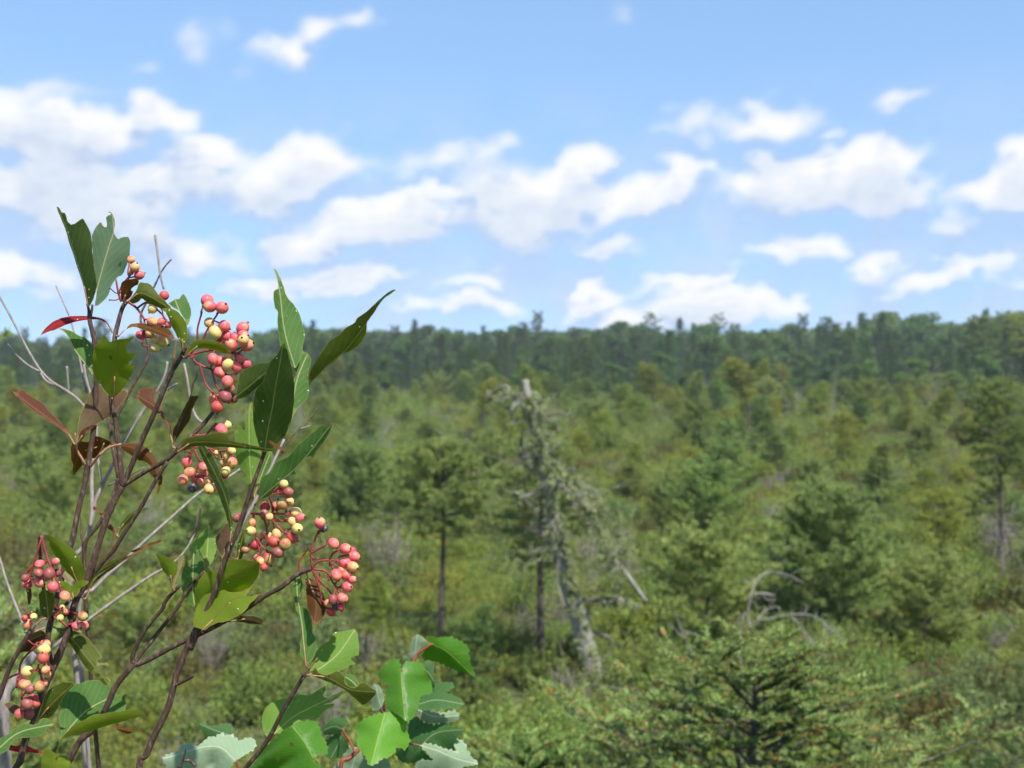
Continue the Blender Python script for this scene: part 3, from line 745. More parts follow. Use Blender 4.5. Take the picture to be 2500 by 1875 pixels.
L('H 1150,1330 1115,1250 1105,1150 1130,1060 1200,990 1290,945 1380,930 1500,895 1530,900 1590,900 1650,870 1700,840 1760,810 1755,860 1740,910 1800,930 1850,900 1960,865 1850,960 1750,1000 1840,990 1850,1010 1740,1080 1700,1140 1600,1150 1520,1165 1400,1220 1300,1290 1220,1310 1180,1340',
  'H 1190,1340 1400,1150 1600,1035 1955,870', 'bright', p=0.6, fold=0.2, off=.010)

# ------------------------------------------------------------------ berries
def berry_mesh(kind, seed, wrinkled=False):
    r = np.random.default_rng(seed)
    nu, nv = 22, 14
    V_ = []; 
    for j in range(nv + 1):
        th = math.pi * j / nv
        for i in range(nu):
            ph = 2 * math.pi * i / nu
            x, y, z = math.sin(th) * math.cos(ph), math.sin(th) * math.sin(ph), math.cos(th)
            k = 1 + 0.012 * math.sin(3 * ph + seed) * math.sin(th)
            if wrinkled: k *= 1 + 0.13 * math.sin(5 * ph + 3 * math.sin(2 * th)) * math.sin(th)
            V_.append((x * k, y * k, z * k * 1.07))
    F_ = []
    for j in range(nv):
        for i in range(nu):
            a, b, c, d_ = j * nu + i, j * nu + (i + 1) % nu, (j + 1) * nu + (i + 1) % nu, (j + 1) * nu + i
            F_ += [(a, d_, c), (a, c, b)]
    n0 = len(F_)
    nv_, nf = tube(np.array([(0, 0, -1.02), (0, 0, -1.16), (0.03, 0, -1.30)]), [0.24, 0.17, 0.08], 6)
    F2 = nf + len(V_)
    return mesh_np('berry', np.vstack([np.array(V_), nv_]), np.vstack([np.array(F_), F2]), [BM[kind], M_NUB], None, [0] * n0 + [1] * len(nf), smooth=True)


BMESH = {k: [berry_mesh(k, 3 + i, k == 'b' and i == 1) for i in range(2)] for k in BM}


def cluster(lines, berries, label=None, root_d=None):
    lines = [q(l) for l in lines]
    if root_d is None: root_d = nearest_stem(*lines[0][0])[0][2]
    allp = [p_ for l in lines for p_ in l]
    cx, cyy = np.mean([p_[0] for p_ in allp]), np.mean([p_[1] for p_ in allp])
    # depth of the stalk points: keep near the root
    def dp(x, y):
        r = math.dist((x, y), lines[0][0])
        return root_d + 0.00002 * r * math.sin(x * 0.05 + y * 0.03) 
    bs = []
    for spec in berries:
        rg, rest = spec[0], spec[1]
        for w in rest.split():
            a, b_, r, k = w.split(',')
            o_ = RG[rg]
            bs.append([o_[0] + float(a) * o_[2], o_[1] + float(b_) * o_[2], float(r) * o_[2], k])
    # push overlapping berries apart in depth only
    n = len(bs)
    D = np.array([dp(b_[0], b_[1]) * FPX / 0.8 + rng.normal(0, 12) for b_ in bs])
    for it in range(120):
        for i in range(n):
            for j in range(i):
                need = (bs[i][2] + bs[j][2]) * 0.96
                dxy = math.hypot(bs[i][0] - bs[j][0], bs[i][1] - bs[j][1])
                if dxy < need:
                    zz = math.sqrt(need ** 2 - dxy ** 2); g_ = D[i] - D[j]
                    if abs(g_) < zz:
                        m_ = (zz - abs(g_)) / 2 * (1 if g_ >= 0 else -1)
                        D[i] += m_; D[j] -= m_
    D = D * 0.8 / FPX
    base = np.array(P(*lines[0][0], root_d))
    VV = []; FF = []; off_ = 0
    hubs = []
    for li, l in enumerate(lines):
        path = catmull([np.array(P(x, y, dp(x, y))) for x, y in l], 5)
        TV, TF = tube(path - base, np.linspace(3.4 if li == 0 else 2.8, 2.3, len(path)) * 0.8 / FPX, 7)
        VV.append(TV); FF.append(TF + off_); off_ += len(TV)
        for k in range(0, len(path), 2):
            hubs.append(path[k])
    hubs = np.array(hubs)
    ch = []
    for (x, y, r, k), d_ in zip(bs, D):
        c = np.array(P(x, y, d_)); R_ = r * d_ / FPX
        hd = np.linalg.norm(hubs - c, axis=1) + 0.004 * rng.random(len(hubs))
        h = hubs[int(np.argmin(np.where(hd < R_ * 1.25, hd + 0.02, hd)))]
        ax = h - c; dist = np.linalg.norm(ax); ax = ax / dist
        ax = ax + rng.normal(0, 0.25, 3) + np.array([0, 0, 0.25]); ax /= np.linalg.norm(ax)
        top = c + ax * R_ * 1.02
        midp = (top + h) / 2 + ax * dist * 0.22
        path = catmull([h, midp, top, c + ax * R_ * 0.8], 5)
        TV, TF = tube(path - base, np.linspace(1.9, 2.4, len(path)) * 0.8 / FPX, 6)
        VV.append(TV); FF.append(TF + off_); off_ += len(TV)
        ch.append((c, R_, ax, k))
    # a few bare stalks that have lost their berry
    for _ in range(max(2, n // 4)):
        h = hubs[rng.integers(len(hubs))]; dr = rng.normal(0, 1, 3); dr /= np.linalg.norm(dr)
        e = h + dr * (0.004 + 0.005 * rng.random())
        TV, TF = tube(np.array([h, (h + e) / 2 + np.array([0, 0, -0.0008]), e, e + dr * 0.0009]) - base, np.array([1.7, 1.5, 1.6, 2.6]) * 0.8 / FPX, 5)
        VV.append(TV); FF.append(TF + off_); off_ += len(TV)
    me = mesh_np('berry_cluster', np.vstack(VV), np.vstack(FF), [M_STALK], smooth=True)
    co = link('berry_cluster', me, shrub, Vector(base) - shrub.location)
    if label: co['label'] = label
    for c, R_, ax, k in ch:
        km, vi = (k, int(rng.integers(2))) if k != 'w' else ('b', 1)
        rot = Vector(ax).to_track_quat('Z', 'Y').to_matrix().to_4x4() @ Matrix.Rotation(rng.random() * 6.28, 4, 'Z')
        b_ = link('berry', BMESH[km][0 if (km == 'b' and k == 'b') else vi], co, Vector(c - base), rot.to_euler(), (R_ * rng.uniform(.94, 1.03), R_ * rng.uniform(.94, 1.03), R_ * rng.uniform(.96, 1.08)))
    return co


cluster(['A 1260,1090 1230,1000 1205,860', 'A 1235,1010 1270,920 1340,830'],
        [('A', '1360,655,42,o 1400,737,50,o 1447,815,50,p 1362,785,30,o')])
cluster(['A 1335,1095 1420,1160 1490,1260 1500,1300', 'A 1500,1300 1495,1400 1480,1540', 'A 1420,1160 1520,1100 1600,1150 1680,1220 1720,1280'],
        [('A', '1705,1028,50,r 1585,1165,50,y 1580,1300,52,o 1672,1300,46,p 1462,1437,52,p 1552,1420,40,o 1690,1505,58,y 1612,1575,46,y 1750,1330,35,p 1610,1480,40,y')])
cluster(['B 190,1010 240,980 420,940 560,960 660,975', 'B 240,985 300,1060 420,1110', 'B 250,970 300,850 305,740 345,590', 'B 320,1060 370,1230 440,1325', 'B 430,1110 460,1230 505,1310', 'B 330,900 390,760 480,620', 'B 420,940 540,860 640,780', 'B 420,1110 560,1150'],
        [('B', '390,492,58,p 415,547,57,p 525,557,58,p 408,690,46,y 545,722,52,p 460,782,60,y 570,815,54,p 510,838,46,p 710,740,56,p 716,803,46,p 716,850,52,o 642,830,42,p 605,895,56,p 750,895,59,p 440,1020,52,p 505,1042,55,p 575,1070,50,y 655,1092,51,p 736,1065,53,p 505,1140,51,p 572,1222,52,p 632,1190,46,y 590,1288,47,g 460,1382,58,o 552,1357,55,d 626,1370,48,d 480,1452,56,r 590,990,36,y 692,1012,42,p')])
cluster(['D 150,640 300,605 480,622 560,645 680,632', 'D 300,605 380,760', 'D 480,622 560,725', 'D 300,480 430,470 520,380 560,360', 'D 300,605 270,720', 'D 380,760 330,880 450,930'],
        [('D', '650,376,53,y 596,422,62,p 240,755,54,p 270,870,58,o 195,946,58,o 340,936,62,o 410,810,52,p 300,1022,52,b 476,1036,59,o 412,882,50,o 392,962,50,o 622,765,46,y 711,762,52,o 642,852,51,y 620,890,50,r 545,660,26,y 665,700,50,y 705,640,42,y 450,960,42,o')])
cluster(['F 905,225 1000,240 1130,300 1280,310', 'F 930,240 960,480 1000,640', 'F 1040,280 1070,400 1075,570', 'F 1000,240 1150,230 1300,240', 'F 1130,290 1130,180 1100,60', 'F 1130,300 1200,380 1250,430', 'F 960,480 1010,560 1100,640'],
        [('D', '1246,986,46,y 1290,1072,52,d 1210,1055,42,p 1230,1192,60,g 1300,1170,52,o 1172,1216,52,o'),
         ('F', '1370,222,60,y 1416,268,46,p 1340,315,53,y 1386,386,58,y 1336,476,60,r 1140,520,61,r 1260,546,61,g 1050,160,56,r 1040,230,50,d 1096,262,42,o 905,412,50,y 950,552,56,r 1036,452,42,o 1090,462,42,y 1180,440,60,y 1092,700,65,g 1186,636,60,d 1000,722,46,o 1040,786,41,r 968,690,36,o 850,600,45,g 920,320,42,o 760,270,50,d')])
cluster(['F 1400,856 1470,830 1540,800', 'F 1540,800 1600,730 1720,710 1820,725', 'F 1720,708 1760,640 1840,600', 'F 1540,805 1680,830 1760,950 1820,1030', 'F 1550,820 1620,930 1680,990 1750,1070', 'F 1540,800 1530,650 1570,500 1605,420', 'F 1532,640 1600,600 1690,550', 'F 1550,830 1610,980 1640,1150', 'F 1720,712 1760,810', 'F 1410,850 1410,720 1440,670'],
        [('F', '1620,326,57,p 1660,382,42,w 1762,540,57,p 1885,596,58,p 1955,617,46,r 1976,676,55,p 1885,741,56,p 1960,781,58,o 1791,866,57,p 1896,866,58,p 1960,916,42,p 1906,992,57,p 1856,1106,57,p 1756,1122,50,d 1792,1192,46,b 1840,1196,42,r 1736,1246,50,r 1706,1162,42,o 1700,1200,26,b 1842,812,32,o')])
cluster(['E 425,540 480,740 550,920', 'E 430,580 340,860 310,980', 'E 500,800 450,830', 'E 520,850 600,840', 'E 345,850 250,950'],
        [('E', '285,1046,54,p 410,1026,56,p 550,1076,59,p 412,840,46,p 400,930,50,d 510,940,60,d 580,812,38,p 592,930,42,d 260,985,40,d 672,1172,52,o')])
cluster(['E 560,1385 640,1440 700,1490', 'E 610,1425 680,1370 720,1330', 'E 570,1390 640,1300'],
        [('E', '650,1290,36,y 860,1382,51,g 860,1476,56,p 790,1482,46,p 700,1352,34,r 625,1400,38,y 690,1330,34,p')])
cluster(['E 330,1335 315,1400 305,1440', 'E 325,1350 360,1380'], [('E', '285,1462,51,o 350,1385,38,y 255,1400,34,r')])
cluster(['G 0,840 60,740 190,680', 'G 200,690 220,560 330,430 390,370', 'G 200,680 220,760 230,940', 'G 205,655 380,640 520,620', 'G 390,640 400,580', 'G 190,690 170,830'],
        [('G', '470,372,50,o 455,426,65,y 450,520,60,r 280,661,62,y 475,640,42,o 492,682,38,o 255,791,65,o 311,842,50,d 410,816,58,g 456,776,38,o 346,941,52,r 281,991,60,d 200,1101,56,g 292,1091,60,d 371,991,42,r')], root_d=.775)

# ------------------------------------------------------------------ bare grey shrub behind
bare = empty('bare_shrub', Vector((-0.26, 1.08, gz(-0.26, 1.08))), 'leafless grey twiggy shrub tangled behind the berry shrub', 'shrub')
BB = bare.location
BR = lambda spec, d0, d1, r0, r1, **k: stem(spec, d0, d1, r0, r1, mat=k.pop('mat', M_STEM_GREY), parent=bare, name='twig', reg=False, **k)
BR('E 690,1000 840,740 940,450 970,280 1000,150 1080,0 C 1200,1350 1290,1180 1500,840 1700,550 1740,350', 1.02, 1.05, 7.5, 3.0, ground=BB)
BR('E 940,450 960,250 950,0 C 960,1450 1000,1200', 1.02, 1.04, 6.0, 4.5)
BR('C 1060,1620 1030,1450 1010,1300 1005,1000 960,750 900,560 870,380', 1.03, 1.05, 3.8, 3.0)
BR('C 1120,1640 1300,1560 1500,1450', 1.03, 1.0, 2.5, 1.6)
BR('C 1000,1000 860,790 700,660 560,580 480,510 400,420 W 190,600 100,420 0,240 -60,150', 1.05, 1.08, 4.6, 2.6)
BR('C 560,590 480,560 420,470', 1.06, 1.06, 3.6, 2.6)
BR('W 300,810 180,740 60,600', 1.06, 1.09, 3.0, 1.6)
BR('C 715,660 705,540 695,400', 1.06, 1.06, 2.8, 3.0)
BR('C 900,680 W 575,520 520,350 430,150', 1.05, 1.08, 3.0, 1.8)
BR('C 1650,700 1740,640 1840,580', 1.05, 1.04, 2.6, 2.2)
BR('C 2130,1000 2060,960 1990,830 1950,560 1910,370', 1.04, 1.05, 4.2, 3.4)
BR('C 1230,1560 1170,1250 1130,940', 1.0, 1.01, 5.5, 4.6, mat=M_STEM)
BR('E 850,790 960,560 1180,130 C 1230,1560', 1.0, 1.0, 5.5, 5.2, mat=M_STEM, ground=BB)
BR('C 1160,1000 1240,880 1420,520 1570,250 A 1440,1280 1520,1110 1590,960 1650,830 1700,740 1780,650', 1.0, 1.04, 4.8, 2.2, mat=M_STEM)
BR('A 1700,960 1660,800 1645,650 1610,400', 1.03, 1.04, 2.6, 3.4)
BR('E 870,700 840,500 835,330', 1.02, 1.03, 3.0, 1.5, mat=M_STEM)
BR('E 800,1310 920,1170 1100,960 1280,820 1500,600 1800,340 2110,60 D 650,930 790,830', .98, 1.06, 5.2, 3.4, ground=BB)
BR('G 370,450 520,420 620,350 900,130 E 1160,1240 1560,960 1700,890 F 150,700 300,500 390,140', .98, 1.04, 6.0, 2.6)
BR('G 20,1100 130,820 300,560 370,470', .97, .98, 15.0, 11.0, ground=BB + Vector((-0.1, 0, 0)), knobs=False)
BR('G 270,250 E 170,1280 60,1000 0,780 -80,600', 1.0, 1.04, 4.0, 2.8)
BR('D 250,1560 340,1450 390,1200', 1.0, 1.0, 3.5, 2.6, mat=M_STEM)
BR('D 1120,800 1300,510 1450,390 1540,270 1600,190', .95, 1.0, 3.4, 1.6, mat=M_STEM)
BR('D 1420,410 1520,380', .97, .98, 2.0, 1.4)

# ------------------------------------------------------------------ maple sapling
MD = 1.04
mbase = Vector((-0.13, 1.10, gz(-0.13, 1.10)))
maple = empty('maple_sapling', mbase, 'young maple shoot with toothed glossy green leaves on red stalks', 'sapling')
mst = lambda spec, d0, d1, r0, r1, **k: stem(spec, d0, d1, r0, r1, mat=M_PETIOLE_RED, parent=maple, name='stalk', reg=False, knobs=False, **k)
mst('I 500,1700 560,1610 680,1490 800,1380 900,1200 930,1060 1000,900 1160,720 1205,645 1240,580', MD, MD + .04, 6.0, 4.2, ground=mbase)
mst('I 1240,580 1300,530 1390,475', MD + .04, MD + .04, 4.0, 3.0)
mst('I 650,1510 600,1400 525,1290', MD, MD + .03, 3.2, 2.6)
mst('I 930,1060 905,1110 935,1145', MD, MD - .02, 3.2, 2.6)
mst('I 1160,720 1120,700 1090,735', MD, MD - .01, 3.0, 2.6)
mst('H 1700,1720 1690,1640 1645,1560', MD - .02, MD - .05, 3.4, 3.0)
mst('I 800,1380 1000,1420 1200,1430 1290,1450', MD + .02, MD + .03, 3.0, 2.4)
mst('I 1000,900 1150,1000 1260,1050', MD + .02, MD + .03, 3.0, 2.4)
mst('H 870,1720 840,1580', MD, MD, 3.2, 2.8)


def mleaf(spec, mid, mat, **k):
    pts = spec
    return leaf(pts, mid, mat, parent=maple, petiole=False, ragged=2.0, teeth=4.5, pmat=M_PETIOLE_RED, **k)


mleaf('I 1090,730 1070,640 1030,625 985,650 975,665 930,680 920,710 885,740 875,790 900,820 960,845 985,850 960,900 950,960 945,1020 960,1090 1000,1120 1060,1130 1100,1170 1130,1210 1190,1190 1220,1130 1250,1090 1255,1010 1270,960 1330,960 1380,930 1380,870 1365,800 1340,760 1300,740 1305,690 1270,660 1200,645 1130,650 1110,690', 'I 1090,735 1100,900 1130,1200', 'maple', d=MD - .01, p=0.55, fold=0.35)
mleaf('I 935,1145 990,1125 1040,1130 1070,1170 1110,1185 1145,1225 1150,1250 1130,1270 1150,1310 1165,1360 1160,1430 1130,1480 1080,1455 1050,1440 1030,1500 980,1550 930,1560 880,1590 800,1640 770,1590 760,1540 710,1500 680,1440 680,1340 690,1310 660,1300 670,1260 720,1210 800,1170 870,1150', 'I 935,1145 880,1340 805,1630', 'maplebright', d=MD - .025, p=0.75, fold=0.3)
mleaf('I 1390,475 1340,430 1380,405 1450,420 1530,410 1600,430 1660,460 1720,510 1745,550 1700,555 1650,545 1700,570 1750,600 1730,640 1760,690 1795,800 1740,740 1680,750 1600,720 1500,670 1400,640 1330,620 1290,600 1310,550 1340,510', 'I 1390,478 1540,560 1790,795', 'maple', d=MD + .04, p=-0.4, fold=0.4)
mleaf('I 1140,620 1180,560 1190,480 1215,410 1270,400 1310,430 1330,470 1280,510 1240,560 1200,610', 'I 1230,580 1230,500 1240,405', 'maplepale', d=MD + .045, p=-0.2)
mleaf('I 1250,1100 1260,1000 1280,960 1370,960 1400,880 1480,850 1590,850 1560,910 1480,940 1560,960 1640,1000 1690,1050 1620,1080 1500,1090 1380,1095 1300,1110', 'I 1262,1050 1430,1010 1680,1050', 'mapleshade', d=MD + .03, p=0.5, fold=0.5, foldR=-0.6)
mleaf('I 1050,1480 1100,1450 1150,1300 1170,1220 1240,1165 1280,1220 1360,1240 1400,1260 1500,1230 1560,1265 1700,1290 1650,1330 1600,1400 1590,1440 1600,1500 1480,1490 1400,1480 1300,1500 1400,1590 1250,1600 1100,1600 1040,1520', 'I 1280,1445 1380,1350 1480,1310 1690,1292', 'mapleshade', d=MD + .035, p=0.3, yaw=-0.3, fold=0.2)
mleaf('I 1270,1440 1350,1430 1480,1470 1600,1500 1640,1520 1590,1410 1630,1385 1720,1450 1700,1470 1760,1560 1830,1620 1700,1640 1500,1680 1250,1680 1255,1590 1400,1590 1330,1500', 'I 1290,1450 1450,1500 1640,1580 1825,1620', 'maplepale', d=MD + .028, p=0.3, fold=0.2)
mleaf('H 1200,1400 1300,1300 1400,1220 1530,1180 1650,1170 1690,1220 1720,1330 1760,1400 1780,1450 1760,1510 1700,1510 1645,1555 1670,1600 1690,1700 1040,1720 1000,1640 1060,1560 1100,1480', 'H 1640,1555 1540,1380 1420,1225', 'maple', d=MD - .05, p=0.6, fold=0.35)
mleaf('H 70,1550 150,1520 260,1480 250,1430 320,1405 390,1420 430,1440 500,1390 560,1340 620,1350 680,1300 720,1320 790,1320 850,1380 920,1360 1000,1350 1040,1420 980,1480 880,1550 800,1590 700,1700 200,1700 100,1600', 'H 840,1590 600,1430 90,1560', 'maplepale', d=MD + .0, p=0.45, fold=0.4)
mleaf('H 380,1165 440,1220 480,1180 530,1210 650,1230 740,1200 800,1240 790,1280 850,1350 760,1330 690,1300 620,1340 560,1330 480,1270 410,1210', 'H 840,1340 620,1270 385,1168', 'mapleshade', d=MD + .03, p=0.4)
mleaf('I 340,1300 420,1190 480,1180 590,1210 540,1260 500,1320 360,1340', 'I 525,1290 450,1260 350,1300', 'mapleshade', d=MD + .03, p=-0.2)
mleaf('I 380,1400 500,1320 560,1420 600,1500 500,1560 400,1570 360,1480', 'I 530,1300 490,1430 420,1565', 'mapleshade', d=MD + .035, p=0.0)
mleaf('I 430,1700 560,1520 660,1460 780,1600 950,1560 940,1700', 'I 655,1500 640,1600 600,1700', 'maplepale', d=MD + .03, p=-0.2)
mleaf('I 790,1060 830,1000 820,880 860,860 900,920 930,1010 900,1080 850,1110', 'I 905,1080 870,980 850,870', 'maplepale', d=MD + .03, p=-0.1)
mleaf('I 1300,720 1340,640 1400,690 1390,760 1420,830 1370,900 1320,800', 'I 1310,720 1360,760 1400,830', 'mapleshade', d=MD + .035, p=0.1)
mleaf('I 1250,1100 1300,1110 1450,1140 1600,1120 1640,1180 1560,1210 1400,1230 1300,1200', 'I 1260,1110 1420,1170 1630,1160', 'maplepale', d=MD + .05, p=0.1)

# ------------------------------------------------------------------ conifers
M_BARK = bark_mat('spruce_bark', [(0.3, (0.035, 0.028, 0.022)), (0.55, (0.09, 0.075, 0.06)), (0.8, (0.20, 0.18, 0.15))], scale=26, dist=0.01)
M_BARK_DEAD = bark_mat('dead_bark', [(0.3, (0.11, 0.10, 0.085)), (0.5, (0.21, 0.195, 0.17)), (0.75, (0.34, 0.32, 0.28))], scale=22, dist=0.012)
M_SNAG = bark_mat('snag_bark', [(0.3, (0.15, 0.14, 0.115)), (0.5, (0.26, 0.245, 0.20)), (0.75, (0.38, 0.37, 0.28))], scale=55, dist=0.012)
M_TWIG = bark_mat('young_twig', [(0.3, (0.15, 0.06, 0.022)), (0.6, (0.27, 0.11, 0.035)), (0.8, (0.36, 0.16, 0.06))], scale=90, dist=0.001)
M_NEEDLE = tone_mat('needles_dark', [(0.0, (0.103, 0.158, 0.051)), (0.5, (0.178, 0.260, 0.075)), (0.85, (0.281, 0.373, 0.116)), (1.0, (0.373, 0.298, 0.125))])
M_NEEDLE_Y = tone_mat('needles_yellow', [(0.0, (0.145, 0.179, 0.032)), (0.5, (0.239, 0.289, 0.053)), (0.85, (0.341, 0.392, 0.083)), (1.0, (0.443, 0.307, 0.075))])
M_NEEDLE_N = tone_mat('needles_near', [(0.0, (0.045, 0.08, 0.018)), (0.35, (0.10, 0.165, 0.038)), (0.9, (0.22, 0.31, 0.085)), (0.96, (0.36, 0.26, 0.08)), (1.0, (0.55, 0.19, 0.08))], spec=0.25, rough=0.5, trans=0.22)
M_NEEDLE_L = tone_mat('larch_needles', [(0.0, (0.133, 0.182, 0.050)), (0.5, (0.232, 0.302, 0.091)), (1.0, (0.356, 0.423, 0.133))], trans=0.4)
M_FAR = tone_mat('far_needles', [(0.0, (0.041, 0.085, 0.021)), (0.5, (0.068, 0.131, 0.031)), (1.0, (0.118, 0.194, 0.042))], vary=0.5)
M_FARLEAF = tone_mat('far_leaves', [(0.0, (0.047, 0.090, 0.023)), (0.5, (0.083, 0.151, 0.037)), (1.0, (0.134, 0.217, 0.054))], vary=0.4)
M_LICHEN = tone_mat('lichen', [(0.0, (0.15, 0.175, 0.07)), (0.5, (0.24, 0.275, 0.12)), (1.0, (0.34, 0.37, 0.18))], trans=0.15, rough=0.9, spec=0.1)


def unit(v): return v / (np.linalg.norm(v, axis=-1, keepdims=True) + 1e-12)


def needles(geo, A, Bv, n, nl, nw, r, theta=(0.7, 1.15), tone=(0.1, 0.9), seg_tone=None, mat=0, up=0.0, top=0.9):
    """n needles along every segment A->B"""
    A = np.asarray(A); Bv = np.asarray(Bv); m = len(A)
    ax = unit(Bv - A)
    t = r.random((m, n))[..., None]
    o = A[:, None] + (Bv - A)[:, None] * t
    rv = r.normal(size=(m, n, 3)); rv[..., 2] += up
    pr = unit(rv - ax[:, None] * (rv * ax[:, None]).sum(-1, keepdims=True))
    th = r.uniform(*theta, (m, n, 1))
    dr = ax[:, None] * np.cos(th) + pr * np.sin(th)
    L_ = nl * r.uniform(0.65, 1.25, (m, n, 1))
    w = unit(np.cross(dr, r.normal(size=(m, n, 3)) * 0.55 + np.array([0.12, -0.3, 0.9]))) * nw * 0.5
    tip = o + dr * L_
    V = np.stack([o - w, o + w, tip], 2).reshape(-1, 3)
    F = np.arange(m * n * 3).reshape(-1, 3)
    tn = r.uniform(*tone, (m, n)) if seg_tone is None else np.clip(np.asarray(seg_tone)[:, None] + r.normal(0, 0.12, (m, n)), 0, top)
    geo.add(V, F, np.repeat(tn.ravel(), 3), mat)


def conifer(seed, H, c0, R, nb, prof, rise, blet, spacing, n, nl, nw, trunk_r, bend=0.05, mats=None, dead=10, droop=0.3, twig_r=0.0, third=False, tipbias=0.0, name='spruce', trunkpath=None, dead_len=0.4, buds=False):
    r = np.random.default_rng(seed)
    if trunkpath is None:
        zz = np.linspace(0, 1, 9)
        ph = r.random(4) * 6
        tp = np.stack([bend * H * (np.sin(zz * 3 + ph[0]) - np.sin(ph[0])) * zz, bend * H * (np.sin(zz * 2.6 + ph[1]) - np.sin(ph[1])) * zz, zz * H], 1)
    else: tp = np.asarray(trunkpath)
    path = catmull(list(tp), 3)
    wood = Geo()
    pr = trunk_r * (1 - np.linspace(0, 1, len(path)) * 0.88)
    path0 = path.copy(); path0[0, 2] -= 0.12
    wood.add(*tube(path0, pr, 8))
    def at(t): return np.array([np.interp(t, np.linspace(0, 1, len(path)), path[:, k]) for k in range(3)])
    A = []; Bs = []; ST = []; tw = []
    for i in range(nb):
        t = c0 + (1 - c0) * ((i + r.random() * 0.8) / nb) ** 0.9
        f = (t - c0) / (1 - c0)
        Lb = R * prof(f) * r.uniform(0.65, 1.2)
        if Lb < 0.02: continue
        az = i * 2.399 + r.normal(0, 0.35)
        el = rise(f) + r.normal(0, 0.12)
        h = np.array([math.cos(az), math.sin(az), 0])
        o = at(min(t, 0.995))
        def pt(s): return o + h * (Lb * s * math.cos(el)) + np.array([0, 0, Lb * (s * math.sin(el) - droop * s * s * (1 - s * 0.8))])
        ks = 5
        pp = np.array([pt(s) for s in np.linspace(0, 1, ks + 1)])
        wood.add(*tube(pp, np.linspace(max(0.0035, trunk_r * 0.22), 0.0015, ks + 1) + twig_r * 0.5, 4, cap=False))
        for k in range(1, ks):
            A.append(pp[k]); Bs.append(pp[k + 1]); ST.append(r.uniform(0.0, 0.2) if buds else r.uniform(0.2, 0.8))
        nbl = max(2, int(Lb / spacing))
        for k in range(nbl):
            s = 0.18 + 0.82 * (k + r.random()) / nbl
            q0 = pt(min(s, 1)); tang = unit(pt(min(s + 0.05, 1.05)) - pt(s - 0.05))
            side = np.cross(tang, [0, 0, 1.0]); side = unit(side) * (1 if k % 2 else -1)
            dr = unit(tang * r.uniform(0.5, 1.0) + side * r.uniform(0.4, 1.0) + np.array([0, 0, r.normal(0.1, 0.25)]))
            l = blet * (1.15 - 0.6 * s) * r.uniform(0.5, 1.2)
            q1 = q0 + dr * l
            st = (r.uniform(0.05, 0.3) if buds else r.uniform(0.15, 0.75)) + tipbias * s
            A.append(q0); Bs.append(q1); ST.append(st); tw.append((q0, q1))
            if third:
                for j3 in range(5 if buds else 3):
                    s2 = r.uniform(0.15, 0.9); w0 = q0 + (q1 - q0) * s2
                    sd2 = unit(np.cross(dr, np.array([0, 0, 1.0]))) * (1 if j3 % 2 else -1) + np.array([0, 0, r.normal(.2, .15)]) if buds else unit(np.cross(dr, r.normal(size=3)))
                    w1 = w0 + unit(dr * 0.8 + sd2 * r.uniform(0.5, 1)) * l * r.uniform(0.3, 0.6)
                    A.append(w0); Bs.append(w1); ST.append(st + (r.uniform(0.2, 0.6) if buds else 0.1)); tw.append((w0, w1))
    # leader
    top = at(1.0); A.append(at(0.93)); Bs.append(top + np.array([0, 0, 0.04 * H])); ST.append(0.6)
    # dead lower twigs
    for i in range(dead):
        t = r.uniform(0.15 * c0, c0); o = at(t); az = r.random() * 6.28
        Ld = R * r.uniform(0.3, 1.0) * dead_len * 1.6
        e = o + np.array([math.cos(az) * Ld, math.sin(az) * Ld, Ld * r.uniform(-0.35, 0.15)])
        m_ = (o + e) / 2 + r.normal(0, Ld * 0.06, 3)
        wood.add(*tube(np.array([o, m_, e]), [trunk_r * 0.16 + 0.001, trunk_r * 0.1 + 0.001, 0.001], 4, cap=False))
    crown = Geo()
    if twig_r > 0:
        for q0, q1 in tw: crown.add(*tube(np.array([q0, q1]), [twig_r, twig_r * 0.6], 4, cap=False), tone=0.5, mat=1)
    needles(crown, A, Bs, n, nl, nw, r, seg_tone=ST, up=0.15)
    if buds:                                     # orange bud scales and browned needles at some shoot ends
        sel = r.random(len(A)) < 0.40
        A2 = np.array(A)[sel]; B2 = np.array(Bs)[sel]; m0 = A2 + (B2 - A2) * r.uniform(.2, .6, (len(A2), 1))
        needles(crown, m0, m0 + (B2 - A2) * .28, 16, nl * .6, nw * 1.15, r, seg_tone=np.full(len(A2), 1.05), top=1.0)
    mats = mats or [M_NEEDLE, M_TWIG]
    return wood.mesh(name + '_trunk', [M_BARK]), crown.mesh(name + '_crown', mats)


def put(name, meshes, loc, rz, sc, label, cat, group=None):
    o = empty(name, loc, label, cat, group)
    o.rotation_euler = (0, 0, rz); o.scale = (sc, sc, sc) if not hasattr(sc, '__len__') else sc
    for nm, me in zip(('trunk', 'crown'), meshes):
        link(nm, me, o)
    return o


tri = lambda f: (1 - f) ** 0.75 + 0.05
rnd = lambda f: math.sin(math.pi * (0.12 + 0.83 * f)) ** 0.8
club = lambda f: 0.45 + 0.5 * math.sin(math.pi * min(1, f * 0.95 + 0.05))

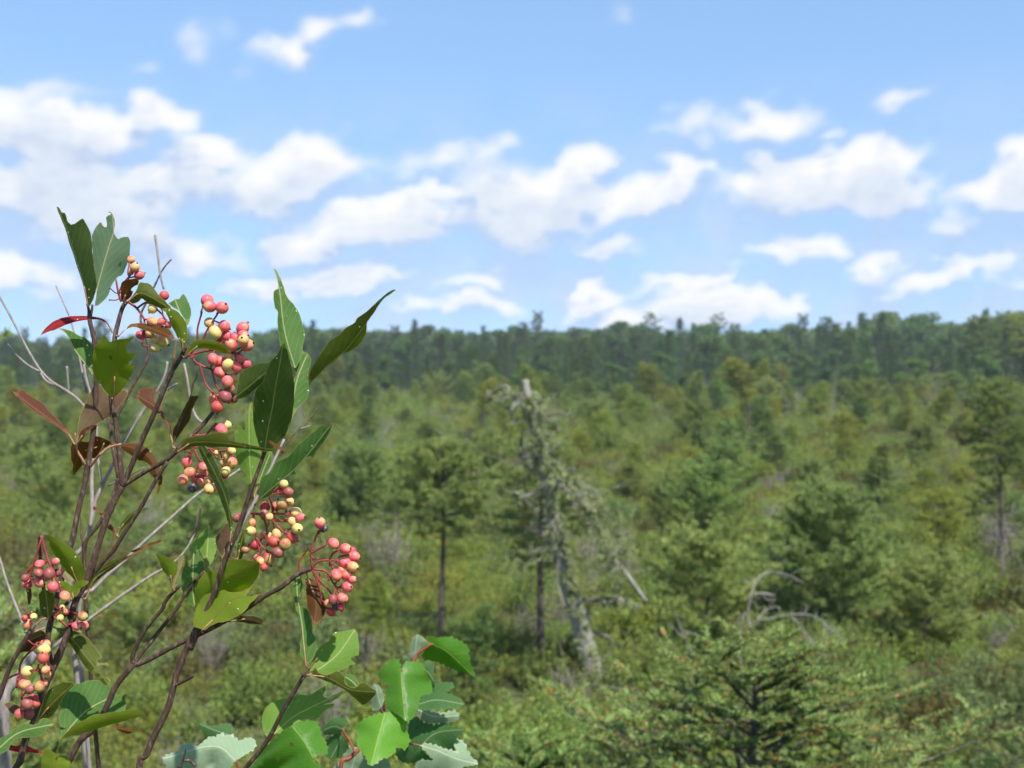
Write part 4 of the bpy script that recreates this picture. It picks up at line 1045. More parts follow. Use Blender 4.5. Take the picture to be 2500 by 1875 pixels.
BOG = [
    conifer(21, 2.3, 0.42, 0.55, 62, rnd, lambda f: 0.1 + 0.5 * f, 0.17, 0.045, 26, 0.036, 0.0095, 0.035, third=True),
    conifer(22, 2.6, 0.30, 0.50, 70, tri, lambda f: -0.1 + 0.6 * f, 0.16, 0.045, 26, 0.036, 0.0095, 0.035, third=True),
    conifer(23, 2.0, 0.12, 0.62, 70, tri, lambda f: 0.05 + 0.5 * f, 0.18, 0.05, 26, 0.036, 0.0095, 0.03, third=True, mats=[M_NEEDLE_Y, M_TWIG]),
    conifer(24, 1.6, 0.10, 0.60, 60, rnd, lambda f: 0.1 + 0.6 * f, 0.17, 0.05, 26, 0.036, 0.0095, 0.028, third=True, mats=[M_NEEDLE_Y, M_TWIG]),
    conifer(25, 2.8, 0.55, 0.42, 55, club, lambda f: 0.0 + 0.5 * f, 0.15, 0.045, 26, 0.036, 0.0095, 0.04, third=True, dead=26, bend=0.08, mats=[M_NEEDLE_Y, M_TWIG]),
]
LARCH = conifer(31, 1.7, 0.02, 1.0, 60, lambda f: 0.55 + 0.5 * math.sin(math.pi * f), lambda f: 0.45 + 0.6 * f, 0.24, 0.06, 26, 0.05, 0.010, 0.03, third=True, mats=[M_NEEDLE_L, M_TWIG], dead=0)
LARCH2 = conifer(32, 1.5, 0.05, 0.8, 46, lambda f: 0.6 + 0.45 * math.sin(math.pi * f), lambda f: 0.5 + 0.5 * f, 0.22, 0.06, 26, 0.045, 0.010, 0.026, third=True, mats=[M_NEEDLE_L, M_TWIG], dead=0)


def spot(px, pyb):
    d = FPX * 3.0 / (pyb - 905.0)
    x = (px - 1250) / FPX * d
    return Vector((x, d, gz(x, d) - 0.03)), d


def tall(px, pyb, pyt, me, H0, rz, label, name='stunted_spruce', cat='spruce', wide=1.0):
    loc, d = spot(px, pyb)
    H = (pyb - pyt) / FPX * d
    return put(name, me, loc, rz, (H / H0 * wide, H / H0 * wide, H / H0), label, cat)


# trees of the bog that stand out
near1 = conifer(41, 2.2, 0.60, 0.62, 60, rnd, lambda f: 0.05 + 0.55 * f, 0.17, 0.04, 28, 0.03, 0.008, 0.042, third=True, dead=12, bend=0.03, droop=0.2)
tall(1075, 1600, 1095, near1, 2.2, 0.6, 'round topped spruce on a thin bare dark trunk, beside the lichen hung leaning snag')
near2 = conifer(42, 2.9, 0.55, 0.55, 60, club, lambda f: 0.0 + 0.5 * f, 0.18, 0.042, 24, 0.031, 0.0085, 0.045, third=True, dead=46, bend=0.035)
tall(2445, 1425, 940, near2, 2.9, 2.2, 'club headed spruce with dead twigs below its crown and a grey bare trunk')
near3 = conifer(43, 2.6, 0.45, 0.5, 52, rnd, lambda f: 0.0 + 0.3 * f, 0.17, 0.045, 30, 0.03, 0.008, 0.05, third=True, dead=26, bend=0.02)
tall(1322, 1640, 1050, near3, 2.6, 1.0, 'dark trunked spruce standing close against the leaning grey snag')
tall(1150, 1740, 1440, BOG[1], 2.6, 2.0, 'small dark spruce at the foot of the round topped spruce', wide=1.2)
tall(885, 1690, 1400, BOG[4], 2.8, 4.0, 'thin dark stemmed little spruce between the berry shrub and the round topped spruce')
tall(2010, 1545, 1260, LARCH, 1.7, 0.4, 'broad fluffy light green larch bush behind the arching dead limb', name='larch_bush', cat='larch', wide=1.25)
tall(1720, 1620, 1330, LARCH2, 1.5, 1.9, 'loose grey green larch bush between the snag and the broad fluffy larch', name='larch_bush', cat='larch', wide=1.2)
tall(2260, 1600, 1390, LARCH2, 1.5, 3.3, 'low light green larch bush between the broad fluffy larch and the club headed spruce', name='larch_bush', cat='larch', wide=1.4)
tall(1830, 1085, 885, BOG[4], 2.8, 0.3, 'tall thin yellowish spruce rising from the bog near the forest edge', wide=1.5)
tall(1700, 1110, 1005, LARCH, 1.7, 2.0, 'bright green rounded larch far out on the bog', name='larch_bush', cat='larch')
tall(2395, 985, 775, BOG[0], 2.3, 1.2, 'large dark pine with layered crown standing out from the forest edge', name='pine_tree', cat='pine', wide=1.2)
tall(2468, 985, 770, BOG[4], 2.8, 4.2, 'slim dark pine close beside the large layered pine', name='pine_tree', cat='pine', wide=1.5)
tall(2115, 1010, 880, BOG[0], 2.3, 5.0, 'brownish round headed spruce against the far forest', wide=1.0)
tall(300, 1180, 960, BOG[0], 2.3, 2.5, 'small spruce seen between the bare grey twigs and the berry shrub')

# leaning snag hung with lichen
SD = 11.6
loc, _ = spot(1478, 1690)
snag = empty('dead_snag', P(1480, 1700, SD), 'leaning dead grey tree hung with pale green lichen', 'snag')
sb = np.array(snag.location)


def poly(spec, d0, d1):
    pts = q(spec); ds = np.linspace(d0, d1, len(pts))
    return [np.array(P(x, y, d)) for (x, y), d in zip(pts, ds)]


def limb(parent, spec, d0, d1, r0, r1, mat, name='limb', extra=None):
    pts = poly(spec, d0, d1)
    if extra is not None: pts = extra + pts
    path = catmull(pts, 5)
    rr = np.linspace(r0, r1, len(path)) * (1 + 0.16 * (rng.random(len(path)) - 0.5))
    b_ = np.array(parent.location)
    TV, TF = tube(path - b_, rr, 8)
    link(name, mesh_np(name, TV, TF, [mat], smooth=True), parent)
    return path


tr = limb(snag, 'Y 810,1330 760,1200 700,1000 650,800 600,650 560,500 510,330 490,230 X 800,1200 770,1000 700,760 680,650 650,500 620,350 600,280 580,150', SD - .05, SD - .1, 0.10, 0.034, M_SNAG, 'trunk', [np.array(P(1492, 1760, SD))])
l2 = limb(snag, 'X 730,740 780,800 870,920 1000,1080 1150,1330 1260,1520 Y 950,400 1020,490 1140,660', SD + .15, SD - .5, 0.026, 0.016, M_BARK_DEAD)
l3 = limb(snag, 'X 610,330 500,350 470,420 510,490', SD + .2, SD + .05, 0.018, 0.008, M_BARK_DEAD)
l4 = limb(snag, 'X 600,320 480,290 440,200 350,230 270,330', SD + .2, SD + .5, 0.018, 0.006, M_BARK_DEAD)
l5 = limb(snag, 'Y 640,640 740,650 850,640 930,630 1000,690 1090,680', SD, SD - .3, 0.022, 0.008, M_BARK_DEAD)
l6 = limb(snag, 'Y 700,860 800,900 870,930 890,1010', SD, SD + .1, 0.018, 0.006, M_BARK_DEAD)
l7 = limb(snag, 'Y 790,1190 820,1185 870,1185', SD, SD - .1, 0.02, 0.012, M_BARK_DEAD)
l8 = limb(snag, 'Y 520,340 450,340 380,360', SD, SD - .2, 0.016, 0.006, M_BARK_DEAD)
l9 = limb(snag, 'X 700,770 600,760 540,720 590,660', SD + .1, SD - .1, 0.016, 0.006, M_BARK_DEAD)
l10 = limb(snag, 'X 780,1000 660,1030 560,1060 480,1020', SD + .1, SD - .3, 0.018, 0.006, M_BARK_DEAD)
l11 = limb(snag, 'Y 600,650 520,500 490,540 540,700', SD, SD - .2, 0.016, 0.008, M_BARK_DEAD)
l12 = limb(snag, 'X 880,930 920,900 950,860', SD, SD - .2, 0.014, 0.006, M_BARK_DEAD)
r_ = np.random.default_rng(77)
tw = Geo(); A = []; Bs = []; LA = []; LB = []
for path, lo, hi, k, ln in ((tr, 0.45, 0.97, 78, 0.60), (l2, 0.0, 0.75, 70, 0.45), (l4, 0.2, 1, 12, 0.15), (l5, 0.3, 1, 16, 0.25), (l10, 0.3, 1, 16, 0.25), (l9, 0.2, 1, 10, 0.2)):
    for i in range(k):
        t = r_.uniform(lo, hi); o = np.array([np.interp(t, np.linspace(0, 1, len(path)), path[:, j]) for j in range(3)]) - sb
        dr = unit(r_.normal(size=3) * np.array([1, 1, 0.5]) + np.array([0, 0, -0.25])); l = ln * r_.uniform(0.3, 1.1) * (1.1 - 0.5 * t)
        e = o + dr * l; m_ = (o + e) / 2 + r_.normal(0, l * 0.1, 3)
        tw.add(*tube(np.array([o, m_, e]), [0.006, 0.004, 0.002], 4, cap=False))
        for _ in range(3):
            s = r_.uniform(0.3, 1); a = o + (e - o) * s; b_ = a + unit(dr + r_.normal(size=3) * 0.9) * l * r_.uniform(0.25, 0.5)
            tw.add(*tube(np.array([a, b_]), [0.003, 0.0015], 3, cap=False))
            A.append(a); Bs.append(b_)
        if r_.random() < 0.7: LA.append(o + (e - o) * 0.2); LB.append(o + (e - o) * r_.uniform(0.4, 0.9))
tag(link('twigs', tw.mesh('twigs', [M_BARK_DEAD]), snag), kind='stuff')
gl = Geo()
for path, lo, hi, k in ((tr, 0.12, 0.95, 300), (l2, 0, .6, 90)):
    for i in range(k):
        t = r_.uniform(lo, hi); o = np.array([np.interp(t, np.linspace(0, 1, len(path)), path[:, j]) for j in range(3)]) - sb
        LA.append(o + r_.normal(0, 0.02, 3) + np.array([0.03, -0.04, 0.0])); LB.append(LA[-1] + np.array([r_.normal(0, .03), r_.normal(0, .03), -r_.uniform(0.03, 0.12)]))
needles(gl, LA, LB, 30, 0.05, 0.017, r_, tone=(0.1, 1.0))
tag(link('lichen', gl.mesh('lichen', [M_LICHEN]), snag), kind='stuff')
gn = Geo(); sel = r_.random(len(A)) < 0.38
needles(gn, np.array(A)[sel], np.array(Bs)[sel], 34, 0.024, 0.006, r_, tone=(0.2, 0.9))
tag(link('needle_sprays', gn.mesh('needle_sprays', [M_NEEDLE_Y]), snag), kind='stuff')

# arching dead limb
AD = 7.4
xx = P(1835, 1560, AD); arch = empty('dead_branch', (xx.x, xx.y, gz(xx.x, xx.y)), 'bare pale arching dead tree top behind the near spruce', 'dead branch')
gpt = np.array([xx.x - 0.04, xx.y + 0.05, gz(xx.x, xx.y) - 0.05])
limb(arch, 'Z 360,1320 430,1250 420,1150 440,1020 470,920 520,850 620,815 760,850 870,910', AD, AD + .2, 0.0062, 0.0028, M_BARK_DEAD, 'branch', [gpt])
limb(arch, 'Z 380,1310 480,1220 580,1200 740,1165 900,1165 1000,1200 1040,1250 1010,1400 1010,1480', AD, AD - .2, 0.0052, 0.0026, M_BARK_DEAD, 'branch')
limb(arch, 'Z 770,1180 860,1280 960,1410', AD - .1, AD - .2, 0.005, 0.003, M_BARK_DEAD, 'branch')
limb(arch, 'Z 490,1210 560,1130 650,1095', AD, AD + .1, 0.005, 0.0025, M_BARK_DEAD, 'branch')
limb(arch, 'Z 465,995 550,990 640,1005', AD + .05, AD + .1, 0.007, 0.003, M_BARK_DEAD, 'branch')
limb(arch, 'Z 1040,1250 1090,1290 1140,1320', AD - .15, AD - .1, 0.007, 0.003, M_BARK_DEAD, 'branch')
tg = Geo()
for ch in list(arch.children):
    vv = np.array([v.co for v in ch.data.vertices]); 
    for _ in range(7):
        o_ = vv[r_.integers(len(vv) // 3, len(vv) - 2)]; e_ = o_ + r_.normal(0, .05, 3) + np.array([0, 0, .02])
        tg.add(*tube(np.array([o_, (o_ + e_) / 2 + r_.normal(0, .008, 3), e_]), [.0025, .002, .001], 3, cap=False))
tag(link('twigs', tg.mesh('twigs', [M_BARK_DEAD]), arch), kind='stuff')
xx = P(1670, 1600, 7.8); dt = empty('dead_branch', (xx.x, xx.y, gz(xx.x, xx.y)), 'pale forked dead twig between the snag foot and the arching dead limb', 'dead branch')
limb(dt, '1 1690,1640 1680,1580 1665,1540 1650,1500', 7.8, 7.8, 0.006, 0.003, M_BARK_DEAD, 'branch', [np.array(dt.location) - np.array([0, 0, .05])])
limb(dt, '1 1665,1540 1700,1550 1735,1570', 7.8, 7.8, 0.005, 0.002, M_BARK_DEAD, 'branch')
limb(dt, '1 1672,1560 1640,1530 1630,1520', 7.8, 7.7, 0.004, 0.002, M_BARK_DEAD, 'branch')

# spruces close to the viewer
def near_spruce(seed, H, R, nb, mats=None, n=78, c0=0.05):
    return conifer(seed, H, c0, R, nb, lambda f: (1 - f) ** 0.95 * 1.0 + 0.07, lambda f: 0.12 + 0.75 * f * f, 0.21, 0.062, n, 0.0145, 0.0040, 0.022, third=True, twig_r=0.0012, buds=True, bend=0.008, dead=4, droop=0.15, tipbias=0.2, mats=mats or [M_NEEDLE_N, M_TWIG])


fs = near_spruce(51, 1.55, 1.0, 66, c0=.3)
D1 = 2.7; x1 = (1810 - 1250) / FPX * D1
put('spruce_sapling', fs, Vector((x1, D1, gz(x1, D1) - 0.02)), 0.5, (1.15, 1.15, (2.36 - gz(x1, D1)) / 1.55), 'bushy young spruce with orange twigs and yellow green tips, in front of the dead limbs', 'spruce')
fs2 = near_spruce(52, 1.3, 0.55, 44)
D2 = 2.5; x2 = (1290 - 1250) / FPX * D2
put('spruce_sapling', fs2, Vector((x2, D2, gz(x2, D2) - 0.02)), 2.2, (2.24 - gz(x2, D2)) / 1.3, 'low spruce shoots between the maple leaves and the bushy young spruce', 'spruce')
x3, D3 = -1.36, 2.5
put('spruce_sapling', fs2, Vector((x3, D3, gz(x3, D3) - 0.02)), 0.9, (3.02 - gz(x3, D3)) / 1.3, 'young spruce with pale tips reaching out from behind the berry shrub', 'spruce')
x4, D4 = 2.62, 5.6
put('spruce_sapling', near_spruce(53, 1.6, 0.7, 50, [M_NEEDLE, M_TWIG], 50), Vector((x4, D4, gz(x4, D4) - 0.02)), 1.9, (2.0 - gz(x4, D4)) / 1.6, 'dense dark spruce below the club headed spruce, beyond the bushy young spruce', 'spruce')

# scattered trees over the bog
r_ = np.random.default_rng(101)
KL = [('round headed green spruce on a bare stem out on the bog', 'round headed bog spruces'), ('slim pointed green spruce out on the bog', 'slim pointed bog spruces'),
      ('yellowish cone shaped spruce leafy to the ground on the bog', 'cone shaped bog spruces'), ('low rounded yellowish spruce bush on the bog', 'low rounded bog spruces'), ('club topped yellowish spruce on a tall bare stem on the bog', 'club topped bog spruces')]
taken = [(snag.location.x, snag.location.y)]
for i in range(270):
    for _ in range(30):
        d = 17 + 80 * r_.random() ** 0.62
        x = r_.uniform(-0.50, 0.50) * d
        if d < 26 and abs(x / d) < 0.22 and r_.random() < 0.7: continue
        if all(math.hypot(x - a, d - b_) > 1.1 for a, b_ in taken): break
    taken.append((x, d))
    v = r_.choice(6, p=[.12, .10, .26, .30, .12, .10])
    me = LARCH2 if v == 5 else BOG[v]
    H = r_.uniform(0.5, 0.88) * (1 + 0.95 * max(0, (d - 45) / 50))
    nm, cat, lab, grp = ('larch_bush', 'larch', 'soft light green larch scattered among the bog spruces', 'larches scattered over the bog') if v == 5 else \
        ('stunted_spruce', 'spruce', KL[v][0], KL[v][1])
    put(nm, me, Vector((x, d, gz(x, d) - 0.03)), r_.random() * 6.28, (H * r_.uniform(0.95, 1.45),) * 2 + (H,), lab, cat, grp)
for i in range(95):
    for _ in range(30):
        d = 12.5 + 45 * r_.random() ** 0.8; x = r_.uniform(-0.50, 0.50) * d
        if d < 20 and abs(x / d + 0.02) < 0.16: continue
        if all(math.hypot(x - a, d - b_) > 0.9 for a, b_ in taken): break
    taken.append((x, d)); v = int(r_.integers(3)); H = r_.uniform(0.4, 0.75)
    me = (BOG[3], LARCH2, LARCH)[v]
    nm, cat, lab, grp = (('stunted_spruce', 'spruce', KL[3][0], KL[3][1]), ('larch_bush', 'larch', 'soft light green larch scattered among the bog spruces', 'larches scattered over the bog'),
                         ('larch_bush', 'larch', 'wide feathery light green larch bush low on the bog', 'wide feathery larch bushes'))[v]
    put(nm, me, Vector((x, d, gz(x, d) - 0.03)), r_.random() * 6.28, (H * r_.uniform(1.0, 1.5),) * 2 + (H,), lab, cat, grp)
deadm = []
for sd_ in (61, 62):
    w_, c_ = conifer(sd_, 3.2, 0.3, 0.5, 40, rnd, lambda f: 0.1, 0.12, 0.09, 2, 0.02, 0.004, 0.04, dead=30, bend=0.05)
    w_.materials.clear(); w_.materials.append(M_BARK_DEAD); deadm.append(w_)
for i in range(12):
    d = 30 + 66 * r_.random(); x = r_.uniform(-.42, .42) * d
    o = empty('dead_spruce', Vector((x, d, gz(x, d) - .03)), 'bare grey dead spruce pole among the bog spruces', 'dead tree', 'dead grey spruces on the bog')
    s = r_.uniform(.6, 1.2); o.scale = (s, s, s); o.rotation_euler = (0, 0, r_.random() * 6)
    link('trunk', deadm[i % 2], o)

# ------------------------------------------------------------------ far forest
def far_spruce(seed, H, R, c0, name): return conifer(seed, H, c0, R, 70, tri if seed % 2 else (lambda f: 0.35 + 0.65 * (1 - f) ** 0.9), lambda f: -0.15 + 0.5 * f, 0.6, 0.30, 10, 0.34, 0.10, 0.16, bend=0.008, mats=[M_FAR], dead=16, name=name)


def broadleaf(seed, H, R, name):
    r = np.random.default_rng(seed); wood = Geo(); cr = Geo()
    wood.add(*tube(catmull([np.array([0, 0, -.2]), np.array([.1, 0, H * .3]), np.array([0, .1, H * .6]), np.array([.1, 0, H * .9])], 3), np.linspace(.22, .05, 10), 7))
    cs = []
    for i in range(26):
        a = r.random() * 6.28; f = r.random(); rr_ = R * math.sin(math.pi * (0.2 + 0.7 * f)) * r.uniform(.3, 1)
        c = np.array([math.cos(a) * rr_, math.sin(a) * rr_, H * (0.38 + 0.58 * f)]); cs.append(c)
        b0 = np.array([0, 0, c[2] - H * .12]); wood.add(*tube(np.array([b0, (b0 + c) / 2 + r.normal(0, .1, 3), c]), [.06, .04, .015], 4, cap=False))
    for c in cs:
        n = 150; v = unit(r.normal(size=(n, 3))) * (R * .36 * r.random((n, 1)) ** .45) * np.array([1, 1, .75]) + c
        a_ = unit(r.normal(size=(n, 3))) * .14; b_ = unit(np.cross(a_, r.normal(size=(n, 3)))) * .10
        V_ = np.stack([v - a_ - b_, v + a_ - b_, v + a_ + b_, v - a_ + b_], 1).reshape(-1, 3); k = np.arange(n)[:, None] * 4
        cr.add(V_, np.concatenate([k + [0, 1, 2], k + [0, 2, 3]]), np.repeat(r.uniform(.1, .95, n), 4))
    return wood.mesh(name + '_trunk', [M_BARK]), cr.mesh(name + '_crown', [M_FARLEAF])


FARS = [far_spruce(71, 11, 1.5, .06, 'far_spruce'), far_spruce(72, 11, 1.9, .10, 'far_spruce'), far_spruce(73, 11, 1.3, .03, 'far_spruce'), far_spruce(74, 11, 2.1, .15, 'far_spruce')]
FARB = [broadleaf(81, 11, 3.0, 'far_broadleaf'), broadleaf(82, 11, 3.4, 'far_broadleaf')]


def skyline(px):
    return float(np.interp(px, [-400, 0, 300, 700, 1200, 1500, 1800, 2050, 2150, 2300, 2450, 2900], [800, 815, 812, 792, 796, 790, 790, 788, 768, 780, 752, 740]))


r_ = np.random.default_rng(303)
FL = [('short young spruce at the very foot of the far forest wall', 'young spruces at the foot of the forest', 'low leafy tree at the very foot of the far forest wall', 'low leafy trees at the foot of the forest'),
      ('small spruce in the second rank of the far forest edge', 'second rank forest spruces', 'small round leafy tree in the second rank of the forest edge', 'second rank leafy trees'),
      ('mid height dark spruce halfway up the far forest wall', 'mid height forest spruces', 'mid height leafy tree halfway up the far forest wall', 'mid height leafy trees'),
      ('tall dark spruce just below the top of the forest wall', 'tall forest spruces', 'tall leafy tree just below the top of the forest wall', 'tall leafy forest trees'),
      ('tallest rank spruce whose tip stands against the sky', 'skyline spruces', 'round leafy crown of the tallest rank against the sky', 'skyline leafy trees')]
for row, (dist, cnt, drop) in enumerate(((96, 46, 98), (114, 54, 66), (136, 58, 38), (158, 60, 20), (185, 66, 2))):
    for i in range(cnt):
        px = -250 + (3000) * (i + r_.uniform(-.35, .35)) / (cnt - 1)
        d = dist + r_.uniform(-11, 11); x = (px - 1250) / FPX * d
        spike = r_.random() < 0.16
        top = skyline(px) + drop + r_.normal(6, 14) - (20 if spike else 0)
        H = max(2.5, 3.0 + (905 - top) / FPX * d)
        broad = (r_.random() < (0.75 if px > 2050 and row >= 3 else 0.22)) and not spike
        me = FARB[r_.integers(2)] if broad else FARS[r_.integers(4)]
        s = H / 11.3; wd = s * r_.uniform(.9, 1.35)
        lab, cat, grp, nm = ((FL[row][2], 'tree', FL[row][3], 'leafy_tree') if broad else
                             (FL[row][0], 'spruce', FL[row][1], 'forest_spruce'))
        put(nm, me, Vector((x, d, gz(x, d) - .05)), r_.random() * 6.28, (wd, wd, s), lab, cat, grp)


def bigpine(px, top, d, wide, me, label, cat, nm):
    x = (px - 1250) / FPX * d; H = 3 + (905 - top) / FPX * d; s = H / 11.3
    put(nm, me, Vector((x, d, gz(x, d) - .05)), px % 6.28, (s * wide, s * wide, s), label, cat)


bigpine(1585, 757, 178, .9, conifer(91, 11, .5, 2.1, 34, rnd, lambda f: .1, .6, .34, 10, .3, .09, .17, bend=.02, mats=[M_FAR], dead=14), 'ragged topped pine standing above the far forest with sky through its crown', 'pine', 'pine_tree')
bigpine(1752, 762, 178, .85, conifer(92, 11, .55, 2.0, 30, club, lambda f: .2, .6, .34, 10, .3, .09, .17, bend=.02, mats=[M_FAR], dead=14), 'pine with a tufted open crown just above the far spruces', 'pine', 'pine_tree')
bigpine(2165, 755, 172, 1.35, FARB[0], 'taller of two broad leafy crowns rising above the far forest', 'tree', 'leafy_tree')
bigpine(2245, 760, 174, 1.3, FARB[1], 'broad leafy crown above the far forest beside a taller leafy crown', 'tree', 'leafy_tree')


def scatter(name, points, rots, scales, idx, meshes, label, cat):
    """one object of uncountable growth: geometry nodes place a mesh at every point"""
    cl = bpy.data.collections.new(name + '_kinds')
    for i, me in enumerate(meshes):
        o_ = bpy.data.objects.new('%s_kind_%02d' % (name, i), me); cl.objects.link(o_)
    me = bpy.data.meshes.new(name)
    me.vertices.add(len(points)); me.vertices.foreach_set('co', np.asarray(points, np.float32).ravel())
    a = me.attributes.new('rot', 'FLOAT_VECTOR', 'POINT'); a.data.foreach_set('vector', np.asarray(rots, np.float32).ravel())
    a = me.attributes.new('scl', 'FLOAT_VECTOR', 'POINT'); a.data.foreach_set('vector', np.asarray(scales, np.float32).ravel())
    a = me.attributes.new('idx', 'INT', 'POINT'); a.data.foreach_set('value', np.asarray(idx, np.int32))
    o_ = link(name, me)
    g = bpy.data.node_groups.new(name, 'GeometryNodeTree')
    g.interface.new_socket('Geometry', in_out='INPUT', socket_type='NodeSocketGeometry')
    g.interface.new_socket('Geometry', in_out='OUTPUT', socket_type='NodeSocketGeometry')
    gi, go = g.nodes.new('NodeGroupInput'), g.nodes.new('NodeGroupOutput')
    ip = g.nodes.new('GeometryNodeInstanceOnPoints'); ci = g.nodes.new('GeometryNodeCollectionInfo')
    ci.inputs['Collection'].default_value = cl; ci.inputs['Separate Children'].default_value = True; ci.inputs['Reset Children'].default_value = True
    def na(nm, ty):
        n_ = g.nodes.new('GeometryNodeInputNamedAttribute'); n_.data_type = ty; n_.inputs['Name'].default_value = nm; return n_.outputs['Attribute']
    e2r = g.nodes.new('FunctionNodeEulerToRotation')
    g.links.new(na('rot', 'FLOAT_VECTOR'), e2r.inputs[0])
    m2p = g.nodes.new('GeometryNodeMeshToPoints')
    g.links.new(gi.outputs[0], m2p.inputs[0]); g.links.new(m2p.outputs[0], ip.inputs['Points'])
    g.links.new(ci.outputs[0], ip.inputs['Instance']); ip.inputs['Pick Instance'].default_value = True
    g.links.new(na('idx', 'INT'), ip.inputs['Instance Index']); g.links.new(e2r.outputs[0], ip.inputs['Rotation']); g.links.new(na('scl', 'FLOAT_VECTOR'), ip.inputs['Scale'])
    g.links.new(ip.outputs[0], go.inputs[0])
    md = o_.modifiers.new('scatter', 'NODES'); md.node_group = g
    return tag(o_, label, cat, kind='stuff')


# the wood behind the first rows: nobody could count it
n = 1500
d = r_.uniform(190, 330, n); az = r_.uniform(-.75, .75, n); x = np.tan(az) * d
pxs = np.clip(1250 + np.tan(az) * FPX, -400, 2900)
top = np.array([skyline(a) for a in pxs]) + np.clip(r_.normal(24, 10, n), 0, 50) + 22 * (fbm(pxs * .012, pxs * 0, 3, 5) - .5)
H = 3 + (905 - top) / FPX * d
H = np.minimum(H, 15)
ix = np.where(r_.random(n) < .35, r_.integers(8, 12, n), r_.integers(0, 8, n) // 2 * 2)
kinds = [m for pr_ in FARS for m in pr_] + [m for pr_ in FARB for m in pr_]
pts = np.stack([x, d, ground_z(x, d) - .1], 1)
sel = np.where(r_.random(n) < .3, r_.integers(4, 6, n), r_.integers(0, 4, n))
P2 = np.repeat(pts, 2, 0); ix2 = np.stack([sel * 2, sel * 2 + 1], 1).ravel()
s = H / 11.3; sc = np.stack([s * 1.25, s * 1.25, s], 1)
rot = np.stack([np.zeros(n), np.zeros(n), r_.random(n) * 6.28], 1)
scatter('forest', P2, np.repeat(rot, 2, 0), np.repeat(sc, 2, 0), ix2, kinds, 'dark mass of forest behind the first trees at the edge of the bog', 'forest')

# ------------------------------------------------------------------ heath and sedge cover
CV = [tone_mat('heath_yellow', [(0, (0.137, 0.173, 0.027)), (.5, (0.225, 0.280, 0.044)), (.9, (0.315, 0.374, 0.076)), (1, (0.354, 0.215, 0.063))], vary=.45, trans=.42),
      tone_mat('heath_green', [(0, (0.113, 0.172, 0.036)), (.5, (0.192, 0.268, 0.053)), (.95, (0.289, 0.366, 0.083)), (1, (0.353, 0.238, 0.068))], vary=.45, trans=.42),
      tone_mat('heath_grey', [(0, (0.099, 0.145, 0.043)), (.5, (0.158, 0.226, 0.068)), (1, (0.228, 0.300, 0.102))], vary=.4, trans=.25),
      tone_mat('heath_rust', [(0, (0.086, 0.085, 0.020)), (.5, (0.129, 0.137, 0.030)), (1, (0.207, 0.125, 0.030))], vary=.4, trans=.3)]


def heath(seed, mat, R=.36, H=.5, ns=46, nl=26, ll=.036, lw=.018):
    r = np.random.default_rng(seed); g = Geo()
    for i in range(ns):
        a = r.random() * 6.28; rr_ = R * math.sqrt(r.random()); h = H * r.uniform(.55, 1.05) * (1 - .45 * (rr_ / R) ** 2)
        b0 = np.array([math.cos(a) * rr_ * .35, math.sin(a) * rr_ * .35, -.06]); e = np.array([math.cos(a) * rr_, math.sin(a) * rr_, h])
        m_ = (b0 + e) / 2 + r.normal(0, .03, 3)
        g.add(*tube(np.array([b0, m_, e]), [.004, .003, .0015], 3, cap=False), tone=.5, mat=1)
        t = r.uniform(.35, 1, nl)[:, None]; o = np.where(t < .5, b0 + (m_ - b0) * t * 2, m_ + (e - m_) * (t - .5) * 2)
        dr = unit(r.normal(size=(nl, 3)) + np.array([0, 0, .25])); sd_ = unit(np.cross(dr, r.normal(size=(nl, 3)) * .6 + np.array([.1, -.25, .9])))
        l = ll * r.uniform(.6, 1.3, (nl, 1))
        V_ = np.stack([o, o + dr * l * .5 + sd_ * lw * .5, o + dr * l, o + dr * l * .5 - sd_ * lw * .5], 1).reshape(-1, 3); k = np.arange(nl)[:, None] * 4
        g.add(V_, np.concatenate([k + [0, 1, 2], k + [0, 2, 3]]), np.repeat(np.clip(r.normal(.5, .22, nl), 0, 1), 4))
    return g.mesh('heath', [mat, M_BARK])


def sedge(seed):
    r = np.random.default_rng(seed); g = Geo(); n = 150
    a = r.random(n) * 6.28; rr_ = .2 * np.sqrt(r.random(n)); o = np.stack([np.cos(a) * rr_, np.sin(a) * rr_, np.full(n, -.05)], 1)
    h = r.uniform(.2, .5, (n, 1)); e = o + np.concatenate([np.stack([np.cos(a), np.sin(a)], 1) * r.uniform(.02, .2, (n, 1)), h], 1)
    w = unit(np.cross(e - o, r.normal(size=(n, 3)))) * .004
    g.add(np.stack([o - w, o + w, e], 1).reshape(-1, 3), np.arange(n * 3).reshape(-1, 3), np.repeat(r.random(n), 3))
    return g.mesh('sedge', [CV[3]])


def twiggy(seed):
    r = np.random.default_rng(seed); g = Geo()
    for i in range(26):
        a = r.random() * 6.28; o = np.array([0, 0, -.05]); e = np.array([math.cos(a) * .3 * r.random(), math.sin(a) * .3 * r.random(), r.uniform(.25, .7)])
        g.add(*tube(np.array([o, (o + e) / 2 + r.normal(0, .04, 3), e]), [.006, .004, .002], 3, cap=False))
        for _ in range(4):
            s_ = r.uniform(.4, 1); b_ = o + (e - o) * s_; g.add(*tube(np.array([b_, b_ + r.normal(0, .1, 3) + [0, 0, .06]]), [.003, .0015], 3, cap=False))
    return g.mesh('dead_twigs', [M_STEM_GREY])


